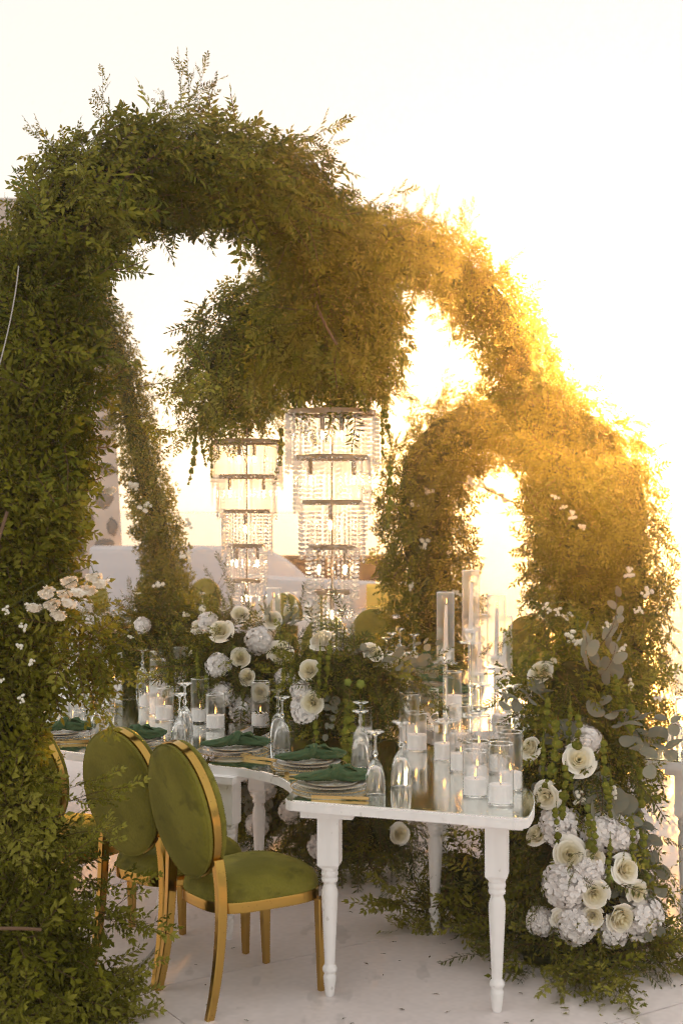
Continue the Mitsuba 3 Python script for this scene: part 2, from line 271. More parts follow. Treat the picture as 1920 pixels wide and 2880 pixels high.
def make_carnation(rng, n=46):
    """ragged, backlit nodding flower opening towards +z"""
    V, F, C, off = [], [], [], 0
    for k in range(n):
        q = (k + .5) / n; a = k * 2.399; tilt = (0.15 + 1.15 * q); d = np.array([math.cos(a) * math.sin(tilt), math.sin(a) * math.sin(tilt), math.cos(tilt)]); e = np.array([-math.sin(a), math.cos(a), 0])
        L, w = rng.uniform(.75, 1.0), rng.uniform(.22, .32); up = unit(np.cross(e, d)); b = np.array([0, 0, -.1])
        pts = [b, b + d * L * .6 + e * w * .8, b + d * L * .6 - e * w * .8]
        for m in range(5): pts.append(b + d * L * rng.uniform(.85, 1.05) + e * w * (1 - m / 2) * 1.1 + up * rng.normal(0, .07))
        V.append(np.array(pts)); F.append(np.array([[0, 1, 2], [1, 3, 4], [1, 4, 5], [1, 5, 2], [2, 5, 6], [2, 6, 7]]) + off); off += 8; C.append(np.tile(np.array([.90, .85, .76]) * rng.uniform(.92, 1.03), (8, 1)))
    return colored(np.vstack(V), np.vstack(F), np.vstack(C), smooth=False)
def make_blossom(rng, n=7):
    """a little cluster of small white florets"""
    V, F, C, off = [], [], [], 0
    for k in range(n):
        m = trimesh.creation.icosphere(1, rng.uniform(.22, .36)); v = np.array(m.vertices) * (1 + .25 * rng.normal(0, 1, (len(m.vertices), 1)) * .4) + rng.normal(0, .42, 3) * [1, 1, .7]
        V.append(v); F.append(np.asarray(m.faces) + off); off += len(v); C.append(np.tile(np.array([.80, .77, .66]) * rng.uniform(.9, 1.05), (len(v), 1)))
    return colored(np.vstack(V), np.vstack(F), np.vstack(C), smooth=False)
def make_bud(rng):
    m = trimesh.creation.icosphere(2, 1.0); v = np.array(m.vertices); a = np.arctan2(v[:, 1], v[:, 0]); v *= (1 + .10 * np.cos(a * 5 + v[:, 2] * 2))[:, None]; v[:, 2] *= 1.15
    return colored(v, np.asarray(m.faces), np.tile([.20, .24, .05], (len(v), 1)) * (0.9 + .25 * v[:, 2:3]))
def make_amaranth(rng, length, r=0.014):
    """a hanging knobbly strand from the origin down -z"""
    V, F, C, off = [], [], [], 0; z = 0.0; x = np.array([0.0, 0.0]); dx = rng.normal(0, .12, 2)
    st = tube(np.array([[0, 0, 0.03], [0, 0, -length * .5], [dx[0] * length, dx[1] * length, -length]]), 0.0016, 4, caps=False)
    V.append(np.array(st.vertices)); F.append(np.array(st.faces)); C.append(np.tile([.15, .17, .035], (len(st.vertices), 1))); off += len(st.vertices)
    while z < length:
        q = z / length; s = r * (0.55 + 0.55 * math.sin(PI * min(1, .25 + .75 * q))) * rng.choice([.45, .6, .9, 1.25, 1.5])
        m = trimesh.creation.icosphere(1, s); v = np.array(m.vertices); v *= (1 + .55 * (meshkit.noise(v / s * 2.4 + z * 91, 3)[:, None] - .4))
        v += np.array([dx[0] * z * q, dx[1] * z * q, -z]) + rng.normal(0, s * .22, 3)
        V.append(v); F.append(np.asarray(m.faces) + off); off += len(v); g = rng.uniform(.8, 1.2); C.append(np.tile(np.array([.175, .185, .030]) * g, (len(v), 1)) * (0.7 + .6 * meshkit.noise(v * 300)[:, None]))
        z += s * rng.uniform(1.25, 1.9)
    return colored(np.vstack(V), np.vstack(F), np.vstack(C), 'leaf', smooth=False)
def make_eucalyptus(rng, length=0.36, pairs=5, size=0.036):
    t = np.linspace(0, 1, 8); pts = np.stack([t * length, .12 * length * np.sin(t * 2.5), -.25 * length * t * t], 1); st = tube(pts, np.linspace(.0025, .001, 8), 4, caps=False)
    V, F, C = [np.array(st.vertices)], [np.array(st.faces)], [np.tile([.16, .11, .08], (len(st.vertices), 1))]; off = len(st.vertices)
    for q in range(pairs + 1):
        tt = .15 + .85 * q / pairs
        for sd in ((1, -1) if q < pairs else (0,)):
            b = np.array([np.interp(tt, t, pts[:, k]) for k in range(3)]); a = rng.normal(.9, .2) * sd; d = unit(np.array([math.cos(a), math.sin(a), rng.normal(0, .45)])); n = unit(np.array([rng.normal(0, .5), rng.normal(0, .5), 1.0])); s = unit(np.cross(d, n)); n = np.cross(s, d)
            R = size * rng.uniform(.75, 1.2) * (1.15 - .35 * tt); th = np.linspace(0, 2 * PI, 13)[:-1]; ring = b + d * R * 1.15 + R * (np.cos(th)[:, None] * d * 1.05 + np.sin(th)[:, None] * s * (1 - .12 * np.cos(th))[:, None]) + n * (R * .22 * np.sin(th)[:, None] ** 2)
            v = np.vstack([b + d * R * 1.15, ring]); f = np.array([[0, 1 + k, 1 + (k + 1) % 12] for k in range(12)]); V.append(v); F.append(f + off); off += 13
            C.append(np.tile(np.array([.235, .235, .185]) * rng.uniform(.75, 1.2), (13, 1)))
    return colored(np.vstack(V), np.vstack(F), np.vstack(C), 'leaf', smooth=False)
_fr = np.random.default_rng(21)
ROSES = [make_rose(_fr, openness=o) for o in (1.0, .7, 1.2)]
HYDR = [make_hydrangea(_fr) for _ in range(3)]
CARN = [make_carnation(_fr) for _ in range(3)]
BLOS = [make_blossom(_fr) for _ in range(3)]
BUD = make_bud(_fr)
AMAR = [make_amaranth(_fr, l, r) for l, r in ((.20, .0095), (.28, .0115), (.34, .0125), (.24, .0075))]
EUCA = [make_eucalyptus(_fr, .28, 4, .028), make_eucalyptus(_fr, .34, 5, .032), make_eucalyptus(_fr, .24, 3, .037)]

# ------------------------------------------------------------------ terrace, sea, buildings
ZT = 0.763
slab = Polygon([(-7.5, -4), (3.4, -4), (3.4, 22), (-7.5, 22)])
solo('terrace_floor', mikit.ply(extrude(slab, 0.3, -0.322), 'joint'), kind='structure')
_pu, _pv, _po = np.array([.84, .5426]), np.array([-.5426, .84]), np.array([.349, 5.776])
_pn = np.random.default_rng(3)
for _i in range(-7, 8):
    for _j in range(-11, 14):
        c = _po + _pu * ((_i + .5) * 2.44 + (_j % 2) * 1.1) + _pv * ((_j + .5) * 1.22)
        a = math.atan2(_pu[1], _pu[0])
        poly = Polygon([c + _pu * sx * 1.2175 + _pv * sy * .6075 for sx, sy in ((-1, -1), (1, -1), (1, 1), (-1, 1))])
        if c[1] > 13 or c[1] < 2 or abs(c[0]) > 5: continue
        poly = poly.intersection(slab.buffer(-.02))
        if poly.area < .2 or poly.geom_type != 'Polygon': continue
        put('terrace_floor', 'panel', mikit.ply(extrude(poly, 0.020 + _pn.uniform(-.0006, .0006), -0.021), 'floor_paint'))
_cover = slab.buffer(-.02).difference(unary_union([Polygon([_po + _pu * ((i + .5) * 2.44 + (j % 2) * 1.1) + _pv * ((j + .5) * 1.22) + _pu * sx * 1.222 + _pv * sy * .612 for sx, sy in ((-1, -1), (1, -1), (1, 1), (-1, 1))])
    for i in range(-7, 8) for j in range(-11, 14) if (lambda q: 2 <= q[1] <= 13 and abs(q[0]) <= 5)(_po + _pu * ((i + .5) * 2.44 + (j % 2) * 1.1) + _pv * ((j + .5) * 1.22))]))
put('terrace_floor', 'screed', mikit.ply(cat([extrude(g, 0.018, -0.021) for g in getattr(_cover, 'geoms', [_cover]) if g.area > .002]), 'floor_paint'))
solo('sea', mikit.ply(trimesh.Trimesh([[-90000, -90000, -60], [90000, -90000, -60], [90000, 90000, -60], [-90000, 90000, -60]], [[0, 1, 2], [0, 2, 3]], process=False), 'sea_water'), kind='structure')
_cl = trimesh.creation.icosphere(4, 1.0); _v = np.array(_cl.vertices); _v *= (1 + .35 * (meshkit.fbm(_v * 3, 4, 2)[:, None] - .5)); _v = _v * [16, 30, 34] + [-4, 0, -33.5]; _v[:, 2] = np.minimum(_v[:, 2], -.4)
solo('hill', mikit.ply((_v, _cl.faces), 'rock', smooth=True), kind='structure')

def wall_curve(pts, th, z0=-.02):
    """a plaster wall along (x, y, top z) points, its top edge rounded over"""
    p = np.array(pts, float); d = unit(np.gradient(p[:, :2], axis=0)); n = np.stack([-d[:, 1], d[:, 0]], 1); prof = [(-.5, 0), (-.5, .9), (-.46, .965), (-.36, .99), (0, 1), (.36, .99), (.46, .965), (.5, .9), (.5, 0)]
    v = np.array([[[*(p[k, :2] + n[k] * th * a), z0 + (p[k, 2] - z0) * h] for a, h in prof] for k in range(len(p))]); m = grid(v)
    caps = []
    for k in (0, len(p) - 1): caps.append(trimesh.Trimesh(np.vstack([v[k], v[k].mean(0)]), [[i, i + 1, len(prof)] for i in range(len(prof) - 1)], process=False))
    return cat([m] + caps)
xs = np.linspace(-3.6, -0.55, 26)
solo('white_wall', mikit.ply(wall_curve([(x, 19 + .05 * (x + 2) ** 2, 1.36 - .42 * max(0, (x + 1.35) / .8) ** 2) for x in xs], .5), 'plaster', smooth=40), 'tall white plastered parapet wall with a rounded end behind the chandeliers', 'wall')
xs = np.linspace(-1.2, 0.42, 14)
solo('white_wall', mikit.ply(wall_curve([(x, 16.2, 1.07 - .055 * (x + 1)) for x in xs], .4), 'plaster', smooth=40), 'low white plastered wall in front of the brown timber roof', 'wall')
scene['painted_sunlit_plaster'] = {'type': 'twosided', 'bsdf': {'type': 'diffuse', 'reflectance': mikit.proc(lambda p, n, uv: mx((0.60, 0.38, 0.07), (0.74, 0.52, 0.13), fb(p.x * 2.2, p.y * 2, p.z * 3, octaves=4)))}}  # golden sunlight on the parapet, painted into the plaster colour
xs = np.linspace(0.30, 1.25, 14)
solo('painted_sunlit_wall', mikit.ply(wall_curve([(x, 15.6, 1.00 - .02 * x) for x in xs], .4), 'painted_sunlit_plaster', smooth=40), 'low wall with painted golden sunlight between the right chandelier and the small flower arch', 'wall')
k = thing('timber_roof', 'dark brown timber roof seen over the low white wall', 'roof')
put(k, 'fascia', mikit.ply(bx(2.1, .10, .30, (-.05, 20.4, .92)), 'brown_wood'))
put(k, 'roof_deck', mikit.ply(bx(2.3, 1.6, .05, (-.05, 21.1, 1.10)), 'brown_wood'))
for q in range(2): put(k, 'post', mikit.ply(bx(.12, .12, .8, (-.95 + 1.8 * q, 21.5, .37)), 'brown_wood'))

k = thing('stone_tower', 'tapering masonry tower with dark stones set in pale mortar behind the left arch', 'tower')
def tower_x(z): return -3.22 - .055 * z
_tv = np.array([[-6.4, 19.6, 0], [tower_x(0), 19.6, 0], [-3.95, 22, 0], [-6.4, 22, 0], [-6.1, 19.75, 6.6], [tower_x(6.6), 19.75, 6.6], [-4.2, 21.8, 6.6], [-6.1, 21.8, 6.6]])
ms_ = put(k, 'masonry', mikit.ply((_tv, np.array([[0, 1, 5, 4], [1, 2, 6, 5], [2, 3, 7, 6], [3, 0, 4, 7], [4, 5, 6, 7]])), 'mortar'))
_rs = np.random.default_rng(8); stones = []
for row in range(15):
    x = -3.28 - .055 * row * .36 - (row % 2) * .06
    while x > -5.7:
        w = _rs.uniform(.13, .30); z = .25 + row * .36 + _rs.normal(0, .05)
        m = trimesh.creation.icosphere(2, 1.0); v = np.array(m.vertices); v *= (1 + .5 * (meshkit.noise(v * 1.6 + x * 7 + row * 3, 1)[:, None] - .5))
        stones.append((v * [w * .52, .05, _rs.uniform(.09, .15)] + [x - w / 2, 19.6 + .0227 * z, z], m.faces)); x -= w + _rs.uniform(.10, .22)
for st in stones: put(ms_, 'stone', mikit.ply(st, 'stone', smooth=True))

# ------------------------------------------------------------------ tables
def leg_mesh():
    blk = bx(.082, .082, .185, (0, 0, .5985)); ch = trimesh.creation.cone(.0575, .05, sections=4)
    ch.apply_transform(trimesh.transformations.rotation_matrix(PI / 4, [0, 0, 1])); ch.apply_transform(trimesh.transformations.rotation_matrix(PI, [1, 0, 0])); ch.apply_translation((0, 0, .506))
    prof = [(0, 0), (.018, 0), (.020, .004), (.029, .068), (.0295, .074), (.025, .082), (.0245, .088), (.031, .094), (.034, .103), (.031, .112), (.024, .120), (.0235, .126), (.030, .24), (.0355, .34), (.0375, .385), (.036, .405), (.0285, .423), (.0275, .432),
            (.036, .438), (.0385, .446), (.036, .454), (.033, .456), (.037, .461), (.0395, .469), (.037, .477), (.034, .479), (.038, .484), (.040, .491), (.038, .497), (.036, .4985), (0, .4985)]
    prof = [(r * .84, z) for r, z in prof]
    return mikit.ply(cat([blk, ch, lathe(prof, 24)]), 'white_paint', smooth=38), mikit.ply(bx(.20, .15, .03, (0, 0, .7075)), 'white_paint')
LEG, BLOCK = leg_mesh()
def ring_poly(cx, cy, r0, r1, a0, a1, n=60):
    t = np.radians(np.linspace(a0, a1, n)); return Polygon(np.vstack([np.stack([cx + r1 * np.cos(t), cy + r1 * np.sin(t)], 1), np.stack([cx + r0 * np.cos(t[::-1]), cy + r0 * np.sin(t[::-1])], 1)]))
def round_table_top(poly, r): return poly.buffer(-r, quad_segs=8).buffer(r, quad_segs=8)
def serpentine(label, cx, cy, r0, r1, a0, a1, legs, rnd=.012, corner=None):
    k = thing('serpentine_table', label, 'table', 'curved mirror topped tables')
    p = round_table_top(ring_poly(cx, cy, r0, r1, a0, a1), rnd)
    if corner: p = p.difference(Point(*corner[0]).buffer(corner[1])).union(p.intersection(Point(*corner[2]).buffer(corner[1])))
    tt = put(k, 'tabletop', mikit.ply(extrude(p, .036, .7225), 'white_paint', smooth=30))
    put(tt, 'mirror_top', mikit.ply(extrude(p.buffer(-.003), .0045, .7587), 'mirror', smooth=30))
    for r, a in legs:
        x, y = cx + r * math.cos(math.radians(a)), cy + r * math.sin(math.radians(a))
        lg = put(k, 'leg', LEG, at(x, y, 0, a)); put(lg, 'corner_block', BLOCK, at(x, y, 0, a))
    return k
C1 = (-.73, 5.12)
def polar(c, x, y): return (math.hypot(x - c[0], y - c[1]), math.degrees(math.atan2(y - c[1], x - c[0])))
serpentine('curved white table with mirror top at the front, its end edge facing the camera', *C1, .536, 1.47, -19.5, 74.5, [polar(C1, -.045, 5.0), polar(C1, .575, 4.84), polar(C1, -.49, 5.66), polar(C1, .41, 5.73), polar(C1, -.40, 6.35)], rnd=.05)
C2 = (-.168, 7.59)
serpentine('curved white mirror topped table behind the left gold chairs', *C2, .95, 1.97, 180.2, 253, [(1.85, 250), (1.1, 250), (1.85, 216), (1.85, 184), (1.08, 186)])
serpentine('curved white mirror topped table bearing glasses beyond the second seam on the left', *C2, .95, 1.97, 110, 179.8, [(1.85, 176), (1.08, 174), (1.85, 114), (1.08, 114)])
C3 = (5.2, 8.2)
serpentine('curved white mirror topped table with the tall taper candles, behind the flower centrepieces', *C3, 4.2, 5.05, 162, 201, [(4.3, 199), (4.95, 199), (4.3, 180), (4.95, 180), (4.3, 164), (4.95, 164)])
C4 = (2.2, 7.4)
serpentine('white mirror topped table at the right edge of the photo, beyond the flower cascade', *C4, .95, 1.86, 242, 320, [(1.72, 247), (1.08, 247), (1.72, 316), (1.1, 316)])
C5 = (-1.2, 15.6)
serpentine('farthest curved white table, under the distant row of olive chairs', *C5, 1.6, 2.5, 195, 345, [(2.36, 199), (1.72, 199), (2.36, 250), (2.36, 290), (2.36, 341), (1.72, 341)])

# ------------------------------------------------------------------ chairs
def sqtube(pts, w, d):
    """a square bar: half sizes w (x) and d (y) per point"""
    p = np.array(pts, float); w = np.broadcast_to(w, len(p)); d = np.broadcast_to(d, len(p)); c = .12; V = []
    for k in range(len(p)):
        a, b = w[k], d[k]; e = c * min(a, b) * 2
        V.append([[p[k, 0] + x, p[k, 1] + y, p[k, 2]] for x, y in ((a - e, -b), (a, -b + e), (a, b - e), (a - e, b), (-a + e, b), (-a, b - e), (-a, -b + e), (-a + e, -b))])
    V = np.array(V); m = grid(V, closed_u=True); ends = [trimesh.Trimesh(np.vstack([V[k], V[k].mean(0)]), [[i, (i + 1) % 8, 8] for i in range(8)], process=False) for k in (0, -1)]
    return cat([m] + ends)
def seat_outline(n=64):
    t = np.linspace(0, 2 * PI, n, endpoint=False); c, s = np.cos(t), np.sin(t); q = 3.6
    r = (np.abs(c) ** q + np.abs(s) ** q) ** (-1 / q); x, y = c * r, s * r
    hw = .205 + .028 * y; return np.stack([x * hw, y * .235 + .012 + .022 * (1 - x * x) * np.maximum(y, 0), 0 * x], 1)
def back_frame(x, w, o):
    tilt = math.radians(11); cz, cy = .735, -.262
    return np.stack([x, cy - w * math.sin(tilt) + o * math.cos(tilt), cz + w * math.cos(tilt) + o * math.sin(tilt)], -1)
def chair_shapes():
    o = seat_outline(); S = {}
    rings = [(.0, .503), (.25, .502), (.5, .497), (.7, .488), (.84, .474), (.93, .456), (.98, .434), (1.0, .412), (.985, .398)]
    v = np.array([np.c_[o[:, :2] * s + [0, .012 * (1 - s)], np.full(len(o), z) + .008 * np.sin(o[:, 0] * 9) * (1 - s)] for s, z in rings]); S['seat'] = mikit.ply(grid(v, True), 'velvet', smooth=True)
    v = np.array([np.c_[o[:, :2] * s, np.full(len(o), z)] for s, z in ((.93, .399), (1.0, .3985), (1.008, .395), (1.008, .362), (1.0, .359), (.93, .3588), (.93, .399))]); S['seat_rail'] = mikit.ply(grid(v, True), 'gold', smooth=35)
    th = np.linspace(0, 2 * PI, 72, endpoint=False); ex, ez = .212 * np.cos(th), .258 * np.sin(th)
    def oval(rows): return grid(np.array([back_frame(ex * s, ez * s, np.full(72, q)) for s, q in rows]), True)
    S['rear_pad'] = mikit.ply(oval([(0.0, -.052), (.4, -.0515), (.75, -.049), (.92, -.045), (.985, -.037), (1.0, -.030), (.995, -.0195), (.95, -.0175)]), 'velvet', smooth=True)
    S['front_pad'] = mikit.ply(oval([(.95, .0175), (.995, .0195), (1.0, .030), (.985, .040), (.92, .052), (.75, .062), (.4, .067), (0.0, .068)]), 'velvet', smooth=True)
    S['back_rim'] = mikit.ply(oval([(.93, -.0165), (1.0, -.0165), (1.018, -.0155), (1.021, -.012), (1.021, .012), (1.018, .0155), (1.0, .0165), (.93, .0165), (.93, -.0165)]), 'gold', smooth=35)
    c8 = np.linspace(0, 2 * PI, 9)
    S['piping'] = mikit.ply(oval([(1.0 + .014 * math.cos(q), -.034 + .0032 * math.sin(q)) for q in c8]), 'velvet', smooth=True)
    for sd in (-1, 1):
        top = back_frame(np.array(.165 * sd), np.array(-.165), np.array(0.0))
        pts = spline([(top[0], top[1] + .004, top[2]), (.178 * sd, -.222, .50), (.186 * sd, -.222, .38), (.188 * sd, -.236, .2), (.190 * sd, -.275, 0)], 14)[0]
        S['rear_leg' + ('' if sd < 0 else '_001')] = mikit.ply(sqtube(pts, np.linspace(.017, .0125, 14), np.linspace(.021, .016, 14)), 'gold', smooth=30)
        pts = spline([(.195 * sd, .222, .359), (.194 * sd, .224, .18), (.192 * sd, .228, 0)], 5)[0]
        S['front_leg' + ('' if sd < 0 else '_001')] = mikit.ply(sqtube(pts, np.linspace(.021, .0125, 5), np.linspace(.021, .0125, 5)), 'gold', smooth=30)
    return S
CHAIR = chair_shapes()
def chair(x, y, face, label, group='olive velvet chairs with gold frames'):
    k = thing('dining_chair', label, 'chair', group)
    for n, s in CHAIR.items(): put(k + '__rear_pad' if n == 'piping' else k, n.replace('_001', ''), s, at(x, y, -.0005, face - 90))
chair(-.375, 5.075, 37, 'olive velvet chair with oval back and gold legs, nearest to the front table end')
chair(-.695, 5.43, 50, 'olive velvet chair with oval back, middle one of the three near chairs')
chair(-1.21, 5.72, 62, 'olive velvet chair half hidden behind the leafy column of the front arch')
FARCH = [(.70, 9.72, 266, 'olive chair at the far table end, straight above the stacked green napkins'), (.21, 11.3, 255, 'olive chair peeking over the front flower centrepiece beside the low hanging crystals'), (-.24, 10.6, 245, 'olive chair partly hidden behind the bottom tier of the front chandelier'),
         (-.74, 13.6, 240, 'olive chair just right of the rear chandelier, larger of that pair'), (-.50, 14.0, 185, 'olive chair just right of the rear chandelier, turned side on'), (-1.80, 16.6, 262, 'olive far chair right of the foot of the thin leafy arch leg'),
         (-2.38, 16.6, 285, 'olive far chair left of the foot of the thin leafy arch leg'), (-2.95, 16.9, 335, 'narrow olive chair seen side on beside the stone tower'),
         (.97, 7.95, 172, 'olive chair first in the right hand row, closest to the flower cascade'), (.98, 8.55, 176, 'olive chair second in the right hand row, between two others'), (1.04, 9.15, 178, 'olive chair third and farthest in the right hand row'), (1.33, 10.6, 225, 'olive chair half seen behind the tallest taper candles')]
for q in FARCH: chair(*q)

# ------------------------------------------------------------------ arches
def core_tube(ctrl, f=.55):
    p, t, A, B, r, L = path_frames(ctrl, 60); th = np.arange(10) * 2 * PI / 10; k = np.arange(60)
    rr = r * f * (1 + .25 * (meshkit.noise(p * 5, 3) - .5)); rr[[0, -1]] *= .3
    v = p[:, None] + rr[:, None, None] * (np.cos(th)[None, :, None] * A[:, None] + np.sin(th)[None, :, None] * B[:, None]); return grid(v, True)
def blob_scatter(blobs, n, rng, inner=.7, outer=1.1, droop=.35, rnd=.5, lump=.2):
    w = np.array([b[3] * b[4] + b[4] * b[5] + b[3] * b[5] for b in blobs]); i = rng.choice(len(blobs), n, p=w / w.sum()); b = np.array(blobs)[i]
    o = unit(rng.normal(0, 1, (n, 3))); q = rng.uniform(inner, outer, (n, 1)) * (1 + lump * 2 * (meshkit.fbm(b[:, :3] * 2 + o * 2.2, 3, 4)[:, None] - .5))
    P = b[:, :3] + o * b[:, 3:6] * q; N = unit(o / b[:, 3:6]); keep = P[:, 2] > .015; P, N = P[keep], N[keep]; m = len(P)
    D = N * .8 + rng.normal(0, rnd, (m, 3)) + np.array([0, 0, -droop]); D[:, 2] = np.where(P[:, 2] < .12, np.abs(D[:, 2]) * .3, D[:, 2]); U = N + rng.normal(0, .35, (m, 3)) + np.array([0, 0, .4])
    return P, unit(D), U, meshkit.fbm(P * 6, 3, 9) * 1.25 - .22
def arch(label, ctrl, n, kinds, pal, size, nspray, spray, seed, blobs=(), nb=0, lump=.22, group='leafy arches over the tables', droop=.3, spray_scale=(.7, 1.2), extra=()):
    rng = np.random.default_rng(seed); k = thing('leafy_arch', label, 'arch', group); fr = path_frames(ctrl)
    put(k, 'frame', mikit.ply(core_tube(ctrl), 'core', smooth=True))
    parts = []
    P, D, U, tone = tube_scatter(fr, n, rng, seed=seed, lump=lump, droop=droop); ok = P[:, 2] > .01; P, D, U, tone = P[ok], D[ok], U[ok], tone[ok]
    parts.append(place_sprigs(P, D, U, size * rng.uniform(.7, 1.25, len(P)), kinds, rng, pal, tone))
    for m, kk, pl, sz, lo, hi in extra:
        P, D, U, tone = tube_scatter(fr, m, rng, seed=seed, lump=lump, droop=droop, lo=lo, hi=hi); parts.append(place_sprigs(P, D, U, sz * rng.uniform(.7, 1.25, len(P)), kk, rng, pl, tone))
    if nb:
        P, D, U, tone = blob_scatter(blobs, nb, rng); parts.append(place_sprigs(P, D, U, size * rng.uniform(.7, 1.2, len(P)), kinds, rng, pal, tone))
    put(k, 'foliage', leaf_ply(parts), kind='stuff')
    P, D, U, tone = tube_scatter(fr, nspray * 2, rng, inner=.7, outer=.98, seed=seed, droop=.1, rnd=.35); ok = np.nonzero(P[:, 2] > .25)[0][:nspray]
    for q in ok: put(k, 'spray', SPRAYS[spray][rng.integers(len(SPRAYS[spray]))], aim(P[q], D[q], U[q], rng.uniform(*spray_scale)))
    return k, rng
AA = [(-1.116, 4.5, 0.0, 0.26), (-1.159, 4.55, 0.6, 0.13), (-1.202, 4.6, 1.12, 0.09), (-1.181, 4.7, 1.577, 0.13), (-1.142, 4.8, 2.052, 0.15), (-1.117, 4.9, 2.464, 0.16), (-1.123, 5.0, 2.81, 0.17), (-1.044, 5.1, 3.033, 0.18), (-0.873, 5.3, 3.203, 0.18), (-0.649, 5.5, 3.291, 0.19), (-0.407, 5.7, 3.305, 0.18), (-0.205, 5.9, 3.219, 0.18), (-0.049, 6.1, 3.042, 0.21), (-0.029, 6.2, 2.792, 0.29), (-0.04, 6.3, 2.57, 0.3), (-0.04, 6.3, 2.46, 0.18)]
ka, rga = arch('front leafy arch rising beside the near chairs and ending over the crystal chandelier', AA, 6800, PINNATE, 'arch', .118, 90, 'arch', 31, spray_scale=(.32, .62),
               blobs=[(-1.0, 4.72, .10, .22, .2, .12), (-1.08, 4.7, .50, .17, .18, .2), (-1.02, 4.75, 1.40, .17, .18, .15), (-1.25, 4.55, .1, .28, .28, .18)], nb=900, lump=.30, extra=[(2200, BROAD, 'near', .105, 0.0, .40), (900, BROAD, 'near', .085, .4, 1.0), (260, FERN, 'lime', .20, .35, 1.0), (420, PINNATE, 'near', .155, 0.05, 1.0)])
AC = [(1.59, 9.0, 0.0, 0.265), (1.638, 9.0, 0.3, 0.265), (1.638, 9.0, 1.03, 0.296), (1.578, 9.0, 1.778, 0.296), (1.442, 8.9, 2.372, 0.218), (1.191, 8.8, 2.896, 0.183), (0.935, 8.6, 3.277, 0.168), (0.605, 8.4, 3.479, 0.168), (0.29, 8.2, 3.549, 0.176), (-0.038, 8.1, 3.452, 0.176), (-0.362, 8.1, 3.189, 0.218), (-0.6, 8.1, 2.865, 0.28), (-0.69, 8.13, 2.58, 0.28), (-0.66, 8.13, 2.43, 0.16)]
kc, rgc = arch('long leafy arch sweeping from the right column to the rear chandelier', AC, 5200, PINNATE, 'arch', .135, 50, 'arch', 47, lump=.32, spray_scale=(.4, .8), extra=[(500, BROAD, 'near', .11, .2, 1.0), (250, FERN, 'lime', .24, .3, 1.0)])
AD = [(0.7, 10, 0.0, 0.277), (0.7, 10, 0.437, 0.286), (0.7, 10, 1.103, 0.305), (0.633, 10, 1.77, 0.332), (0.683, 10, 2.237, 0.323), (1.001, 9.9, 2.53, 0.277), (1.294, 9.8, 2.556, 0.277), (1.683, 9.6, 2.445, 0.302), (1.951, 9.5, 2.154, 0.302), (2.024, 9.4, 1.618, 0.302), (1.972, 9.3, 1.001, 0.319), (1.972, 9.3, 0.3, 0.302), (1.972, 9.3, 0, 0.286)]
kd, rgd = arch('low round leafy arch dotted with white flowers in front of the setting sun', AD, 4600, PINNATE, 'arch', .14, 40, 'arch', 53, lump=.28, spray_scale=(.5, .9))
AB = [(-1.61, 12, 0, 0.21), (-1.606, 12, 0.954, 0.194), (-1.659, 12, 1.554, 0.181), (-1.757, 11.8, 2.149, 0.155), (-1.863, 11.6, 2.724, 0.146), (-1.965, 11.4, 3.241, 0.146), (-2.137, 11.2, 3.627, 0.155), (-2.411, 11, 3.889, 0.161), (-2.8, 10.8, 3.99, 0.161), (-3.244, 10.6, 3.885, 0.161), (-3.635, 10.4, 3.5, 0.168), (-3.838, 10.2, 2.448, 0.175), (-3.85, 10.1, 1.2, 0.19), (-3.85, 10, 0, 0.21)]
kb, rgb_ = arch('thin leafy arch standing at the back, next to the stone tower', AB, 11000, FAR, 'arch', .090, 40, 'arch', 59, lump=.35, spray_scale=(.4, .8))

def flower(parent, kind, pos, nrm, size, rng, name=None):
    lib = {'rose': ROSES, 'hydrangea': HYDR, 'carnation': CARN, 'blossom': BLOS, 'bud': [BUD]}[kind]
    put(parent, name or kind, lib[rng.integers(len(lib))], aim_z(pos, nrm, rng.uniform(0, 6.28), size))
# nodding carnations on their stems, right side of the front arch's column
stems = []
for px, pz in ((-1.072, 1.568), (-.985, 1.603), (-1.002, 1.565), (-.953, 1.571), (-.915, 1.578), (-.898, 1.624), (-.877, 1.603), (-1.054, 1.524), (-.986, 1.532), (-1.026, 1.487), (-1.116, 1.516)):
    y = 4.40 + rga.uniform(-.05, .05); px *= y / 4.75; pz = 1.85 + (pz - 1.85) * y / 4.75; flower(ka, 'carnation', (px, y, pz), (rga.normal(0, .35), rga.normal(-.45, .3), -1), .036, rga)
    stems.append(tube([(px, y, pz + .005), (px - .01, y, pz + .03), (px - .09, y + .06, pz - .01), (-1.12, 4.62, 1.42)], .0016, 4, caps=False))
flower(ka, 'carnation', (-.86, 4.85, 1.94), (.3, -.2, -1), .032, rga)
_sv = cat(stems); put(ka, 'flower_stems', colored(np.array(_sv.vertices), np.array(_sv.faces), np.tile([.12, .13, .05], (len(_sv.vertices), 1)), 'leaf'), kind='stuff')
for q in range(6): flower(ka, 'blossom', (-1.13 + rga.uniform(-.06, .12), 4.42, 1.22 + .06 * q), (.2, -1, .3), .016, rga)
